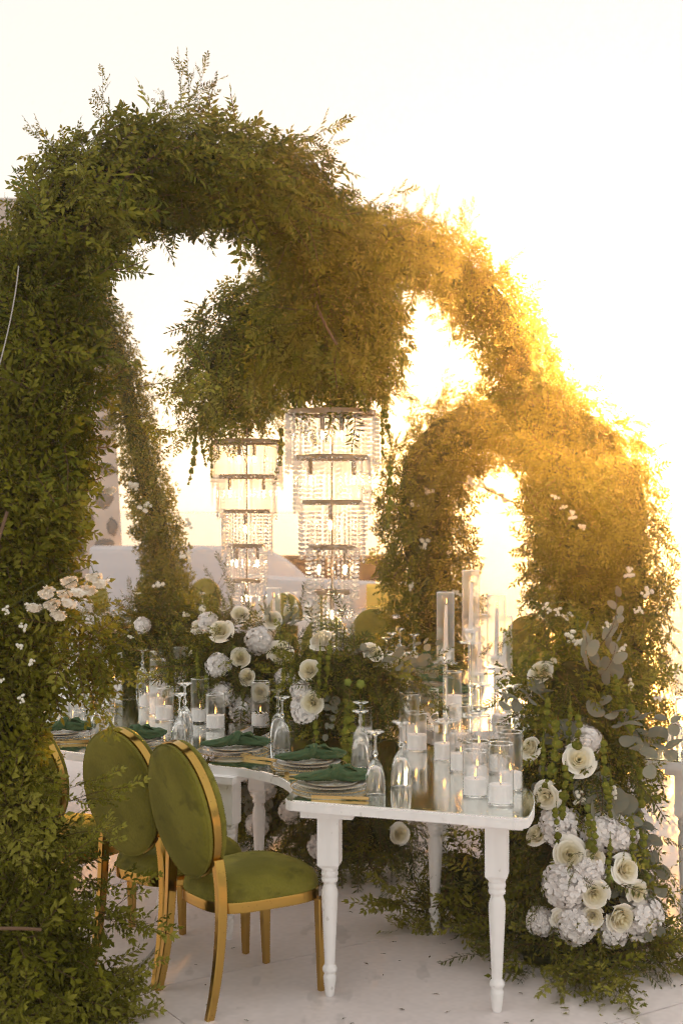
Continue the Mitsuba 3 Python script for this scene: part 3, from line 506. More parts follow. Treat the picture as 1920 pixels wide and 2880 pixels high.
for P0, D0, s, nn in (((-1.0, 4.68, .66), (.8, .1, .1), .6, 2), ((-.98, 4.70, .80), (.9, .1, .4), .55, 3), ((-1.0, 4.72, .42), (1, .15, .05), .8, 2), ((-.95, 4.72, .33), (1, .1, .1), .75, 2), ((-.98, 4.70, .14), (1, -.1, .1), .7, 2), ((-.90, 4.55, .07), (1, -.4, .05), .6, 3), ((-.95, 4.62, .06), (.9, .3, .05), .7, 2), ((-.95, 4.75, 1.36), (.9, .2, -.6), .7, 3), ((-.93, 4.72, 1.34), (.5, .1, -1), .7, 3), ((-.78, 4.95, 2.30), (1, 0, .2), .6, 2), ((-.80, 4.95, 2.18), (1, 0, -.1), .5, 2)):
    for m in range(nn): put(ka, 'spray', SPRAYS['near'][rga.integers(6)], aim(np.array(P0) + rga.normal(0, .03, 3), np.array(D0) + rga.normal(0, .18, 3), s=s * rga.uniform(.75, 1.05)))
for P0, D0, s in (((-.655, 5.5, 3.50), (.05, 0, 1), .62), ((-.62, 5.5, 3.48), (.35, 0, 1), .55), ((-.70, 5.5, 3.46), (-.4, .1, 1), .45), ((-.30, 5.8, 3.40), (.9, .1, .5), .8), ((-.34, 5.9, 3.35), (.7, .1, .7), .6), ((.06, 6.05, 3.20), (1, .1, .4), .7), ((-.12, 5.9, 2.72), (-1, -.1, -.1), .85), ((-.12, 5.95, 2.78), (-1, 0, .15), .8), ((-1.1, 5.1, 3.2), (-.4, 0, 1), .5), ((-.9, 5.2, 3.36), (-.3, 0, 1), .5), ((-1.3, 5.05, 3.0), (-.8, 0, .6), .5)):
    for m in range(2): put(ka, 'spray', SPRAYS['arch'][rga.integers(8)], aim(np.array(P0) + rga.normal(0, .02, 3), np.array(D0) + rga.normal(0, .12, 3), s=s * rga.uniform(.85, 1.1)))
for m in range(14):   # sprays hanging down around the chandelier's top ring
    a = rga.uniform(0, 2 * PI); put(ka, 'spray', SPRAYS['arch'][rga.integers(8)], aim((-.04 + .20 * math.cos(a), 6.3 + .2 * math.sin(a), 2.48 + rga.uniform(-.04, .08)), (.8 * math.cos(a), .8 * math.sin(a), -.6), s=rga.uniform(.35, .65)))
for x, y, z, l in ((.21, 6.2, 2.36, 0), (.235, 6.28, 2.06, 1), (.19, 6.12, 2.35, 3)): put(ka, 'amaranth_strand', AMAR[l], at(x, y, z))
_tw = [tube(spline(c, 12)[0], .006, 6) for c in ([(-1.55, 4.25, .42), (-1.2, 4.22, .50), (-1.0, 4.35, .46)], [(-1.0, 5.0, 2.9), (-.87, 5.04, 3.1), (-.72, 5.2, 3.28)], [(-1.25, 4.4, 1.35), (-1.2, 4.42, 1.6), (-1.15, 4.5, 1.85)], [(-.12, 6.0, 2.95), (-.1, 5.85, 2.75), (-.02, 5.85, 2.6)])]
_tm = cat(_tw); put(ka, 'bare_twigs', colored(np.array(_tm.vertices), np.array(_tm.faces), np.tile([.16, .10, .065], (len(_tm.vertices), 1)), 'bark'), kind='stuff')
solo('white_cord', mikit.ply(tube(spline([(-1.14, 4.62, 2.72), (-1.17, 4.56, 2.45), (-1.22, 4.5, 2.2), (-1.27, 4.45, 1.95), (-1.30, 4.45, 1.7)], 30)[0],   .0020, 6), 'cord_white', smooth=True), 'thin white electric cord running down the leafy column of the front arch', 'cord')
for m in range(14):
    a = rgc.uniform(0, 2 * PI); put(kc, 'spray', SPRAYS['arch'][rgc.integers(8)], aim((-.66 + .25 * math.cos(a), 8.13 + .22 * math.sin(a), 2.46 + rgc.uniform(-.08, .1)), (.9 * math.cos(a), .9 * math.sin(a), -.7), s=rgc.uniform(.5, .95)))
for x, z in ((-.90, 2.36), (-.86, 2.33), (-.80, 2.30), (-.37, 2.36)): put(kc, 'amaranth_strand', AMAR[rgc.integers(4)], at(x, 8.05, z))
for m in range(5): put(kc, 'spray', SPRAYS['arch'][rgc.integers(8)], aim((.36 + .09 * m, 8.3, 3.65 - .03 * m), (.3, 0, 1), s=rgc.uniform(.5, .8)))
for x, z in ((1.40, 1.95), (1.47, 1.88), (1.52, 1.83), (1.58, 1.76), (1.36, 1.22), (1.42, 1.20), (1.48, 1.17), (1.9, 1.45), (1.95, 1.2), (2.02, 1.32), (1.75, 1.1), (1.85, .95), (1.5, .72), (2.1, .62), (2.2, .8)):
    flower(kc, 'blossom', (x, 8.62 + rgc.uniform(-.05, .05), z), (rgc.normal(0, .3), -1, .3), rgc.uniform(.030, .045), rgc)
for x, z in ((.55, 1.9), (.66, 2.0), (.8, 1.55), (.52, 1.3), (.85, 1.25), (.72, .95), (.95, 2.08), (1.02, 2.05), (1.09, 2.02), (1.16, 1.98), (1.22, 1.93), (.62, 1.62)):
    flower(kd, 'blossom', (x, 9.66 + rgd.uniform(-.05, .05), z), (rgd.normal(0, .3), -1, .3), rgd.uniform(.035, .05), rgd)
put(kd, 'flower_branch', colored(*(lambda m: (np.array(m.vertices), np.array(m.faces), np.tile([.2, .17, .1], (len(m.vertices), 1))))(tube([(.85, 9.7, 2.08), (1.05, 9.66, 2.03), (1.25, 9.66, 1.93), (1.5, 9.5, 1.85)], .005, 5)), 'bark'))
for x, z in ((-1.35, 1.75), (-1.75, 1.9), (-1.38, 1.45), (-1.62, 1.2), (-1.85, 2.1)): flower(kb, 'blossom', (x, 11.6, z), (.1, -1, .1), .06, rgb_)

# ------------------------------------------------------------------ chandeliers
_cr = np.random.default_rng(77)
def strand_shape(nb, r=.0078, pitch=.0212):
    V, F, off = [], [], 0
    m = trimesh.creation.uv_sphere(1.0, count=[4, 6])
    for k in range(nb):
        a = _cr.uniform(0, 6.28); c, s = math.cos(a), math.sin(a); v = np.array(m.vertices) @ np.array([[c, -s, 0], [s, c, 0], [0, 0, 1]]) * r * _cr.uniform(.92, 1.06)
        V.append(v + [0, 0, -pitch * (k + .5)]); F.append(np.asarray(m.faces) + off); off += len(v)
    return mikit.ply((np.vstack(V), np.vstack(F)), 'crystal')
STR = {nb: [strand_shape(nb) for _ in range(2)] for nb in (10, 11, 12, 13, 14, 15)}
LONG = strand_shape(19)
bulb_shape = mikit.ply(lathe([(0, 0), (.009, .003), (.013, .018), (.0135, .032), (.009, .046), (.004, .054), (0, .056)], 10), 'glass_sheet', smooth=True)
fil_shape = mikit.ply(lathe([(0, .004), (.005, .008), (.0062, .025), (.0045, .042), (0, .046)], 8), 'wick_black')
BULB_LIGHT = {'type': 'area', 'radiance': rgb(4.0, 3.0, 1.7)}
def chandelier(label, cx, cy, zt, seed, n0):
    k = thing('crystal_chandelier', label, 'chandelier', 'tiered crystal chandeliers'); rng = np.random.default_rng(seed)
    put(k, 'rod', mikit.ply(tube([(cx, cy, zt + .32), (cx, cy, zt - .90)], .0045, 8), 'bronze', smooth=True))
    for q, dia in enumerate((.42, .346, .288, .225, .172)):
        z, R = zt - .216 * q, dia / 2
        rg = put(k, 'ring', mikit.ply(lathe([(R - .003, -.011), (R, -.011), (R + .0006, -.010), (R + .0006, .010), (R, .011), (R - .003, .011), (R - .003, -.011)], 56), 'bronze', smooth=30), at(cx, cy, z))
        put(rg, 'cross_bar', mikit.ply(cat([bx(2 * R - .006, .010, .006), bx(.010, 2 * R - .006, .0055)]), 'bronze'), at(cx, cy, z, 20 + 30 * q))
        n = int(round(PI * dia / .0215)); base = (12, 11, 12, 11, 12)[q]
        for m in range(n):
            a = 2 * PI * m / n + rng.normal(0, .02); rr = R + .010 + rng.normal(0, .003); nb = int(np.clip(base + rng.integers(-1, 2) + (1 if math.cos(a * 4) > .6 else 0) , 10, 15))
            put(k, 'crystal_strand', LONG if (q < 3 and rng.random() < .06) else STR[nb][m % 2], at(cx + rr * math.cos(a), cy + rr * math.sin(a), z + .004 - abs(rng.normal(0, .006)), rng.uniform(0, 360)))
        for m in range((2, 2, 1, 2, 1)[q]):
            a = (.4, 0.1, 2.2, 0.2, 1.0)[q] + PI * m; rb = (0.05, .105, .0, .065, .0)[q] if q != 2 else .015; x, y = cx + rb * math.cos(a), cy + rb * math.sin(a) - (.016 if rb < .02 else 0)
            sk = put(k, 'socket', mikit.ply(lathe([(0, 0), (.010, 0), (.011, .003), (.011, .062), (.006, .068), (0, .068)], 10), 'bronze', smooth=30), at(x, y, z - .082))
            put(sk, 'bulb', dict(fil_shape, emitter=BULB_LIGHT), T().translate([x, y, z - .084]).rotate([1, 0, 0], 180))
            put(sk, 'bulb_glass', bulb_shape, T().translate([x, y, z - .0825]).rotate([1, 0, 0], 180))
    return k
chandelier('five tiered crystal chandelier in front, hanging lowest over the white roses', -.045, 6.3, 2.328, 1, 0)
chandelier('five tiered crystal chandelier behind, hanging to the left of the nearer one', -.588, 8.13, 2.286, 2, 0)

# ------------------------------------------------------------------ floral pieces
def front_y(blobs, x, z):
    ys = []
    for b in blobs:
        q = 1 - ((x - b[0]) / b[3]) ** 2 - ((z - b[2]) / b[5]) ** 2
        if q > 0: ys.append((b[1] - b[4] * math.sqrt(q), b))
    if not ys:
        b = min(blobs, key=lambda b: (x - b[0]) ** 2 + (z - b[2]) ** 2); return b[1] - b[4] * .3, np.array([(x - b[0]) * 2, -.6, (z - b[2]) * 2])
    y, b = min(ys, key=lambda t: t[0]); return y, np.array([(x - b[0]) / b[3] ** 2, (y - b[1]) / b[4] ** 2, (z - b[2]) / b[5] ** 2])
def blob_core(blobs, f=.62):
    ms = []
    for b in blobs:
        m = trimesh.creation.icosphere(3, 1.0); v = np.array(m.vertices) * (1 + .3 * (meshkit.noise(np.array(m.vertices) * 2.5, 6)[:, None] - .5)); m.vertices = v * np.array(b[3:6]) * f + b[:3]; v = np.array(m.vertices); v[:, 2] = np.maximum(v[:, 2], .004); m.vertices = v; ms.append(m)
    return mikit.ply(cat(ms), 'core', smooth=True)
def floral(name, label, cat_, blobs, mix_, flowers, seed, sprays=(), eucal=(), amar=(), group=None):
    k = thing(name, label, cat_, group); rng = np.random.default_rng(seed)
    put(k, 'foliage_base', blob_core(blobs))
    parts = []
    for n, kinds, pal, size, droop in mix_:
        P, D, U, tone = blob_scatter(blobs, n, rng, inner=.6, outer=1.08, droop=droop); parts.append(place_sprigs(P, D, U, size * rng.uniform(.7, 1.25, len(P)), kinds, rng, pal, tone))
    put(k, 'foliage', leaf_ply(parts), kind='stuff')
    for kind, x, z, s in flowers:
        s *= {'rose': 1.10, 'hydrangea': 1.06}.get(kind, 1.0)
        y, n = front_y(blobs, x, z); n = unit(n) + rng.normal(0, .18, 3) + np.array([0, -.35, .12]); y -= {'rose': .045, 'hydrangea': .03}.get(kind, .04)
        flower(k, kind, (x, y, z), n, s, rng)
    for pal, n, sc in sprays:
        P, D, U, tone = blob_scatter(blobs, n, rng, inner=.75, outer=.95, droop=.15, rnd=.35)
        for q in range(len(P)): put(k, 'spray', SPRAYS[pal][rng.integers(len(SPRAYS[pal]))], aim(P[q], D[q], U[q], sc * rng.uniform(.7, 1.15)))
    for x, z, dx, dz, s in eucal:
        y, n = front_y(blobs, x, z); put(k, 'eucalyptus_branch', EUCA[rng.integers(3)], aim((x, y + .03, z), (dx, -.45, dz), (0, -.6, 1), s))
    for x, z, l in amar:
        y, n = front_y(blobs, x, z); put(k, 'amaranth_strand', AMAR[l], at(x, min(y, front_y(blobs, x, z - .15)[0]) - .055, z, rng.uniform(0, 360)))
    return k, rng
RB = [(1.02, 5.62, 1.02, .22, .22, .30), (1.0, 5.55, .70, .27, .26, .34), (1.0, 5.48, .32, .32, .28, .32), (.96, 5.42, .04, .38, .33, .13), (.80, 5.65, .45, .14, .2, .40), (.56, 5.86, .16, .17, .17, .24)]
kr, rr_ = floral('floral_cascade', 'tall cascade of eucalyptus, amaranth and white roses spilling to the floor by the table end', 'flower arrangement', RB,
    [(1500, PINNATE, 'near', .10, .5), (1100, BROAD, 'near', .085, .5), (700, FERN, 'fern', .17, .9)],
    [('rose', .955, .847, .062), ('rose', .835, .70, .055), ('rose', .903, .483, .068), ('rose', 1.12, .427, .056), ('rose', .995, .344, .058), ('rose', 1.094, .249, .066), ('rose', .80, .53, .05), ('rose', .842, 1.165, .055), ('rose', .79, .87, .05),
     ('hydrangea', .886, .575, .082), ('hydrangea', 1.04, .56, .080), ('hydrangea', 1.12, .545, .07), ('hydrangea', .885, .37, .088), ('hydrangea', .80, .205, .055), ('hydrangea', .929, .22, .080), ('hydrangea', 1.19, .23, .088), ('hydrangea', 1.0, .92, .055), ('rose', 1.0, .475, .05), ('rose', .99, .255, .05), ('hydrangea', .985, .43, .06), ('rose', 1.17, .34, .045), ('hydrangea', 1.08, .18, .06), ('rose', .87, .24, .042), ('bud', 1.03, .60, .02), ('bud', .84, .42, .018), ('blossom', .95, .70, .03), ('blossom', 1.1, .72, .03),
     ('carnation', .985, .93, .05), ('blossom', 1.0, 1.30, .030), ('blossom', .97, 1.33, .03), ('blossom', .88, 1.22, .025), ('blossom', 1.22, 1.12, .03), ('bud', .86, .80, .017), ('bud', .99, .66, .017), ('bud', .92, .78, .014), ('bud', 1.06, .40, .02)], 61,
    sprays=(('near', 26, .75), ('fern', 22, .8), ('lime', 10, .7)),
    eucal=((1.0, 1.22, .1, .4, 1.0), (1.06, 1.15, .5, .8, .9), (1.10, 1.28, .3, .7, 1.0), (1.02, 1.08, .2, -.2, 1.15), (1.12, .98, .7, .1, 1.1), (1.18, .90, .8, -.1, 1.0), (.98, .80, .3, -.9, 1.25), (1.04, .74, .5, -.8, 1.0), (1.14, .66, .4, -.8, 1.0), (1.14, .50, .4, -.7, .9), (1.13, .42, .4, -.6, .9), (.90, 1.0, -.4, -.7, 1.0), (.88, 1.1, -.5, .1, 1.0), (.95, 1.02, 0, -.9, 1.1), (1.06, .36, .5, -.5, .8)),
    amar=((.845, 1.08, 0), (.87, 1.0, 2), (.955, 1.02, 1), (.93, 1.08, 3), (1.05, .92, 1), (1.08, .80, 3), (1.19, 1.05, 2), (1.22, .80, 2), (.90, .82, 1), (.98, .64, 1), (1.16, .62, 0), (1.21, .55, 1), (1.06, .56, 3), (.86, .66, 0), (1.0, .62, 0), (1.13, 1.18, 0), (.82, .92, 3)))
put(kr, 'arching_stem', colored(*(lambda m: (np.array(m.vertices), np.array(m.faces), np.tile([.16, .18, .05], (len(m.vertices), 1))))(tube(spline([(.95, 5.5, 1.30), (.98, 5.46, 1.42), (.93, 5.44, 1.475), (.86, 5.42, 1.46), (.79, 5.4, 1.40), (.75, 5.4, 1.37)], 24)[0], .002, 5)), 'leaf'))
for P0, D0, s in (((.79, 5.4, 1.41), (-.3, 0, -1), .5), ((.84, 5.42, 1.455), (-.1, 0, -1), .6), ((.76, 5.4, 1.375), (-.8, 0, -.6), .45)): put(kr, 'spray', SPRAYS['fern'][0], aim(P0, D0, s=s))
for P0, D0, s in (((.86, 5.12, .06), (-.2, -1, -.05), .7), ((1.02, 5.13, .05), (.2, -1, 0), .8), ((.98, 5.15, .06), (0, -1, .05), .6), ((.42, 5.85, .10), (-1, -.1, .25), .75), ((.45, 5.8, .05), (-1, -.2, 0), .6), ((1.2, 5.25, .1), (1, -.3, .2), .7), ((.60, 5.62, .05), (-.3, -1, 0), .5)):
    for m in range(3): put(kr, 'spray', SPRAYS['near'][rr_.integers(6)], aim(np.array(P0) + rr_.normal(0, .03, 3) * [1, 1, .2], np.array(D0) + rr_.normal(0, .2, 3) * [1, 1, .4], s=s))

FB = [(.0, 6.36, 1.0, .27, .19, .24), (.14, 6.38, .98, .20, .17, .20), (.05, 6.62, .55, .30, .18, .30), (.06, 6.66, .22, .33, .22, .24), (-.13, 6.42, .90, .12, .12, .14)]
kf, rf = floral('floral_centrepiece', 'dark green centrepiece with creamy roses under the front chandelier, trailing to the floor', 'flower arrangement', FB,
    [(900, PINNATE, 'near', .085, .4), (700, FERN, 'fern', .16, .8), (300, BROAD, 'near', .075, .4)],
    [('rose', -.15, 1.10, .056), ('rose', -.134, .953, .062), ('hydrangea', -.175, .915, .065), ('hydrangea', -.19, 1.0, .05), ('rose', -.09, 1.225, .06), ('rose', .145, 1.175, .05), ('bud', .03, 1.05, .018), ('bud', .09, 1.04, .022), ('bud', .12, .42, .02), ('bud', .2, .40, .022), ('bud', .1, .36, .018),
     ('hydrangea', .30, .36, .07), ('hydrangea', .12, .74, .07), ('rose', -.14, .40, .05), ('hydrangea', -.1, .2, .06), ('rose', .28, .26, .05), ('blossom', -.24, .55, .025), ('blossom', -.22, .5, .02), ('blossom', .3, .45, .02), ('hydrangea', -.25, .35, .06)], 62, group='flower centrepieces on the tables',
    sprays=(('near', 18, .6), ('fern', 26, .8), ('lime', 6, .5)), eucal=((.16, 1.12, .3, .1, .9), (.24, 1.14, .8, .5, .8), (.28, 1.10, .8, .0, .9), (.30, 1.02, .6, -.5, .7), (.06, 1.16, .1, .2, .8), (-.05, 1.0, -.2, -.8, .7)),
    amar=((-.06, 1.22, 0), (.03, .97, 2), (.05, .95, 1), (-.28, 1.12, 3), (-.10, 1.22, 3), (-.24, 1.1, 0), (.02, .92, 0), (-.12, .86, 0), (.10, .95, 3)))
put(kf, 'arching_stem', colored(*(lambda m: (np.array(m.vertices), np.array(m.faces), np.tile([.16, .18, .05], (len(m.vertices), 1))))(tube(spline([(.1, 6.2, 1.14), (.28, 6.1, 1.16), (.42, 6.05, 1.04), (.50, 6.03, .90), (.53, 6.02, .80)], 24)[0], .0022, 5)), 'leaf'))
SB = [(-.56, 7.05, 1.03, .27, .2, .26), (-.42, 7.02, .95, .22, .2, .2), (-.66, 7.0, .95, .2, .18, .2), (-.48, 7.2, .55, .28, .18, .3), (-.45, 7.2, .2, .28, .2, .22)]
ks, rs_ = floral('floral_centrepiece', 'round centrepiece of white roses, hydrangea and dark twigs in the bend of the table', 'flower arrangement', SB,
    [(800, PINNATE, 'near', .085, .3), (700, FERN, 'fern', .17, .5), (300, PINNATE, 'lime', .07, .3)],
    [('rose', -.632, 1.218, .062), ('hydrangea', -.435, 1.172, .068), ('rose', -.526, 1.086, .058), ('rose', -.326, 1.104, .064), ('hydrangea', -.71, 1.265, .052), ('rose', -.37, 1.275, .048), ('hydrangea', -.64, 1.05, .062), ('rose', -.485, .99, .05), ('rose', -.42, .915, .055), ('hydrangea', -.51, .82, .075), ('hydrangea', -.62, .9, .06), ('hydrangea', -.30, .98, .05),
     ('rose', -.54, 1.30, .05), ('hydrangea', -.52, .48, .07), ('hydrangea', -.42, .38, .075), ('hydrangea', -.34, .52, .06), ('rose', -.60, .36, .05), ('hydrangea', -.45, .18, .06), ('blossom', -.78, 1.22, .025), ('blossom', -.74, 1.33, .025), ('blossom', -.80, 1.1, .02), ('blossom', -.63, 1.33, .02), ('bud', -.56, 1.14, .012)], 63, group='flower centrepieces on the tables',
    sprays=(('fern', 30, .8), ('lime', 14, .6), ('near', 12, .6)), eucal=((-.42, 1.26, .2, .5, .7), (-.36, 1.22, .4, .3, .7), (-.60, .60, -.3, -.8, 1.0), (-.5, .4, .1, -.9, 1.1)), amar=((-.52, 1.02, 3), (-.75, 1.12, 3), (-.33, .9, 0), (-.7, 1.0, 0)))
TB = [(-1.22, 8.62, 1.0, .30, .22, .24), (-1.02, 8.66, 1.05, .24, .2, .22), (-1.1, 8.6, .86, .3, .2, .14)]
floral('floral_centrepiece', 'low green arrangement behind the rear vases, between the arch leg and the rear chandelier', 'flower arrangement', TB, [(700, PINNATE, 'near', .10, .3), (350, FERN, 'fern', .2, .5), (250, PINNATE, 'lime', .09, .3)],
    [('blossom', -1.35, 1.05, .025), ('blossom', -1.0, 1.18, .03), ('blossom', -1.2, .95, .025), ('hydrangea', -1.28, 1.12, .05), ('rose', -.92, 1.1, .045)], 64, sprays=(('fern', 14, .9), ('near', 10, .7)), group='flower centrepieces on the tables')
UB = [(-1.72, 8.9, 1.0, .13, .12, .2), (-1.62, 9.0, .95, .12, .12, .16)]
floral('floral_centrepiece', 'small white hydrangea bunch beside the leafy column of the front arch', 'flower arrangement', UB, [(160, PINNATE, 'near', .1, .2), (90, PINNATE, 'lime', .1, -.4)],
    [('hydrangea', -1.75, 1.20, .075), ('hydrangea', -1.70, 1.05, .11), ('hydrangea', -1.60, 1.09, .07), ('hydrangea', -1.72, .92, .09)], 65, sprays=(('lime', 8, 1.0),), group='flower centrepieces on the tables')

# ------------------------------------------------------------------ candles in glass cylinders
CAND = {}
def cyl_shape(h, r=.0485): return mikit.ply(cat([lathe([(r - .004, .0015), (r, .006), (r, h)], 36), lathe([(r - .0028, .010), (r - .0028, h)], 36)]), 'glass_sheet', smooth=30)
def rim_shape(r=.0485):
    t = np.linspace(0, 2 * PI, 41)[:-1]; c = np.linspace(0, 2 * PI, 7)[:-1]; return mikit.ply(grid(np.array([np.stack([(r - .0014 + .0023 * np.cos(q)) * np.cos(t), (r - .0014 + .0023 * np.cos(q)) * np.sin(t), .0023 * np.sin(q) + 0 * t], 1) for q in np.r_[c[::-1], c[-1]]]), True), 'glass', smooth=True)
RIM = rim_shape(); FOOT = mikit.ply(lathe([(0, .0005), (.046, .0005), (.0482, .002), (.0482, .0068), (.046, .0086), (0, .0086)], 32), 'glass', smooth=30)
CYL = {h: cyl_shape(h) for h in (.165, .175, .20, .228, .25)}
def wax_shape(h):
    return mikit.ply(lathe([(0, h - .0035), (.018, h - .003), (.036, h - .0005), (.0415, h), (.0432, h - .002), (.0435, h - .006), (.0435, .003), (.042, 0), (0, 0)], 32), 'wax', smooth=40)
WAX = {h: wax_shape(h) for h in (.056, .062, .068, .082)}
WICK = mikit.ply(tube([(0, 0, 0), (.0004, 0, .006), (.0015, .0005, .011)], .0011, 5), 'wick_black')
FLAME = [mikit.ply((lambda m: (np.array(m.vertices) + np.c_[np.array(m.vertices)[:, 2] ** 2 * b, 0 * m.vertices[:, 0], 0 * m.vertices[:, 0]], m.faces))(lathe([(0, 0), (.0026, .003), (.0042, .009), (.0036, .017), (.0018, .026), (0, .033)], 9)), 'wick_black') for b in (-3.0, 1.0, 3.5)]
FLAME_LIGHT = {'type': 'area', 'radiance': rgb(0.22, 0.095, 0.022)}
_vr = np.random.default_rng(13)
def vase(x, y, h, wh, where, lit=True):
    k = thing('glass_cylinder', f'glass cylinder {where}', 'vase', 'glass cylinder vases on the tables')
    w_ = put(k, 'wall', CYL[h], at(x, y, ZT + .0005)); put(w_, 'rim', RIM, at(x, y, ZT + h)); put(k, 'foot', FOOT, at(x, y, ZT + .0008))
    k = thing('pillar_candle', f'lit candle in the cylinder {where}', 'candle', 'white pillar candles in the vases')
    z = ZT + .0095; w_ = put(k, 'wax', WAX[wh], at(x, y, z, _vr.uniform(0, 360))); put(w_, 'wick', WICK, at(x, y, z + wh - .0045, _vr.uniform(0, 360)))
    if lit: put(w_, 'flame', dict(FLAME[_vr.integers(3)], emitter=FLAME_LIGHT), at(x, y, z + wh + .0045, _vr.uniform(-30, 30), _vr.uniform(.65, 1.2)))
VASES = [(-.73, 6.75, .228, .062, 'second from the left pair behind the near plates, the taller'), (-.63, 6.54, .175, .062, 'short, in front of the taller one near the round centrepiece'), (-.41, 6.61, .228, .062, 'tall, alone on the table seam before the round centrepiece'),
    (-.92, 6.80, .175, .068, 'short, foremost of the left trio behind the middle chair'), (-1.08, 7.28, .175, .068, 'leftmost of the left trio behind the middle chair'), (-.98, 7.00, .228, .082, 'tallest of the left trio behind the middle chair'), (-1.33, 8.76, .175, .056, 'wide lit one far back, before the low green arrangement'),
    (-1.43, 9.07, .175, .062, 'far back, left of the wide one by the low arrangement'), (-.24, 6.43, .165, .056, 'short, half covered by the creamy roses under the chandelier'), (.32, 6.18, .228, .068, 'tall, at the right foot of the dark green centrepiece'), (.34, 5.94, .175, .068, 'short, standing alone right of the front goblets'),
    (.10, 6.20, .165, .062, 'short, behind two goblets at the dark green centrepiece'), (.09, 6.36, .20, .062, 'rearmost, touching the dark green centrepiece'), (.45, 5.71, .175, .068, 'at the left edge of the dense candle group'), (.50, 5.47, .165, .068, 'small, low in the middle of the dense candle group'),
    (.51, 4.99, .175, .062, 'at the front left of the table end'), (.59, 4.85, .228, .068, 'tall, foremost at the table corner'), (.66, 5.11, .228, .062, 'tall, rightmost at the table corner'), (.54, 5.20, .175, .062, 'hidden among the tall ones at the table corner'),
    (.54, 6.00, .20, .062, 'behind the dense candle group, below the first taper'), (.60, 5.70, .20, .062, 'behind the dense candle group, below the tallest taper'), (.66, 5.45, .20, .062, 'at the right back of the dense candle group'),
    (.95, 6.87, .175, .062, 'near the white rose on top of the flower cascade'), (.80, 6.56, .175, .062, 'between the rightmost taper holders'), (.45, 6.72, .175, .062, 'behind the first taper holder on the rear table'), (.62, 7.25, .20, .062, 'behind the tallest taper holder on the rear table'),
    (-1.10, 7.85, .20, .062, 'in front of the low green arrangement, beside the table bend'), (-1.18, 8.35, .20, .062, 'under the low green arrangement, left one of two'), (-1.02, 8.30, .228, .062, 'under the low green arrangement, right one of two'), (-1.92, 8.75, .20, .062, 'seen through the leaves of the front arch column'),
    (-1.55, 8.2, .25, .062, 'far left, below the hanging leaves of the front arch'), (-1.38, 7.95, .228, .062, 'between the far left cylinder and the left trio'), (-1.62, 7.7, .20, .062, 'half covered by hanging leaves, left of the trio'), (-1.30, 9.35, .25, .062, 'tall, farthest behind the low green arrangement'), (-1.52, 8.6, .228, .068, 'tall, between the white hydrangea bunch and the low green arrangement'), (-.80, 7.12, .165, .056, 'tucked between the trio and the round centrepiece'), (-1.60, 9.3, .25, .062, 'sunlit, far left beside the white hydrangea bunch'), (-1.47, 9.45, .228, .062, 'sunlit, farthest left, behind the white hydrangea bunch')]
for q in VASES: vase(*q)

def taper(x, y, dish, top, where):
    k = thing('taper_holder', f'crystal taper holder with glass chimney, {where}', 'candlestick', 'crystal taper holders on the rear table')
    put(k, 'stem', mikit.ply(lathe([(0, 0), (.045, 0), (.046, .003), (.046, .010), (.018, .014), (.0125, .018), (.0125, dish - .012), (.016, dish - .006), (.0, dish - .006)], 16), 'glass', smooth=30), at(x, y, ZT + .0005))
    put(k, 'dish', mikit.ply(lathe([(0, -.005), (.060, -.004), (.064, 0), (.064, .004), (.060, .007), (0, .007)], 28), 'glass', smooth=30), at(x, y, ZT + dish))
    put(k, 'cup', mikit.ply(lathe([(0, .0075), (.012, .0075), (.026, .022), (.031, .040), (.027, .056), (.044, .072), (.045, .076), (.015, .074), (.012, .05), (0, .048)], 20), 'glass', smooth=30), at(x, y, ZT + dish))
    h = top - dish; c_ = put(k, 'chimney', mikit.ply(cat([lathe([(.047, .0085), (.047, h)], 40), lathe([(.0444, .0085), (.0444, h)], 40)]), 'glass_chimney', smooth=True), at(x, y, ZT + dish)); put(c_, 'rim', RIM, at(x, y, ZT + top, 0, .97))
    c = thing('taper_candle', f'white taper candle in the holder {where}', 'candle', 'white taper candles'); L = h - .05 - .066
    w_ = put(c, 'wax', mikit.ply(tube([(0, 0, 0), (.002, 0, L * .5), (.004, 0, L)], [.0125, .0108, .008], 14), 'wax', smooth=40), at(x, y, ZT + dish + .0495))
    put(w_, 'wick', WICK, at(x + .004, y, ZT + dish + .0495 + L)); put(w_, 'flame', dict(FLAME[1], emitter=FLAME_LIGHT), at(x + .005, y, ZT + dish + .0495 + L + .008))
taper(.54, 6.80, .300, .668, 'leftmost of the group'); taper(.69, 6.99, .390, .774, 'tallest of the group'); taper(.80, 6.77, .277, .654, 'right of the tallest'); taper(.88, 7.10, .135, .52, 'short, rightmost of the group'); taper(.757, 7.20, .134, .523, 'short, just behind the tallest')
taper(-.545, 8.06, .16, .56, 'left of the two inside the rear chandelier line'); taper(-.42, 8.05, .16, .62, 'right of the two inside the rear chandelier line')

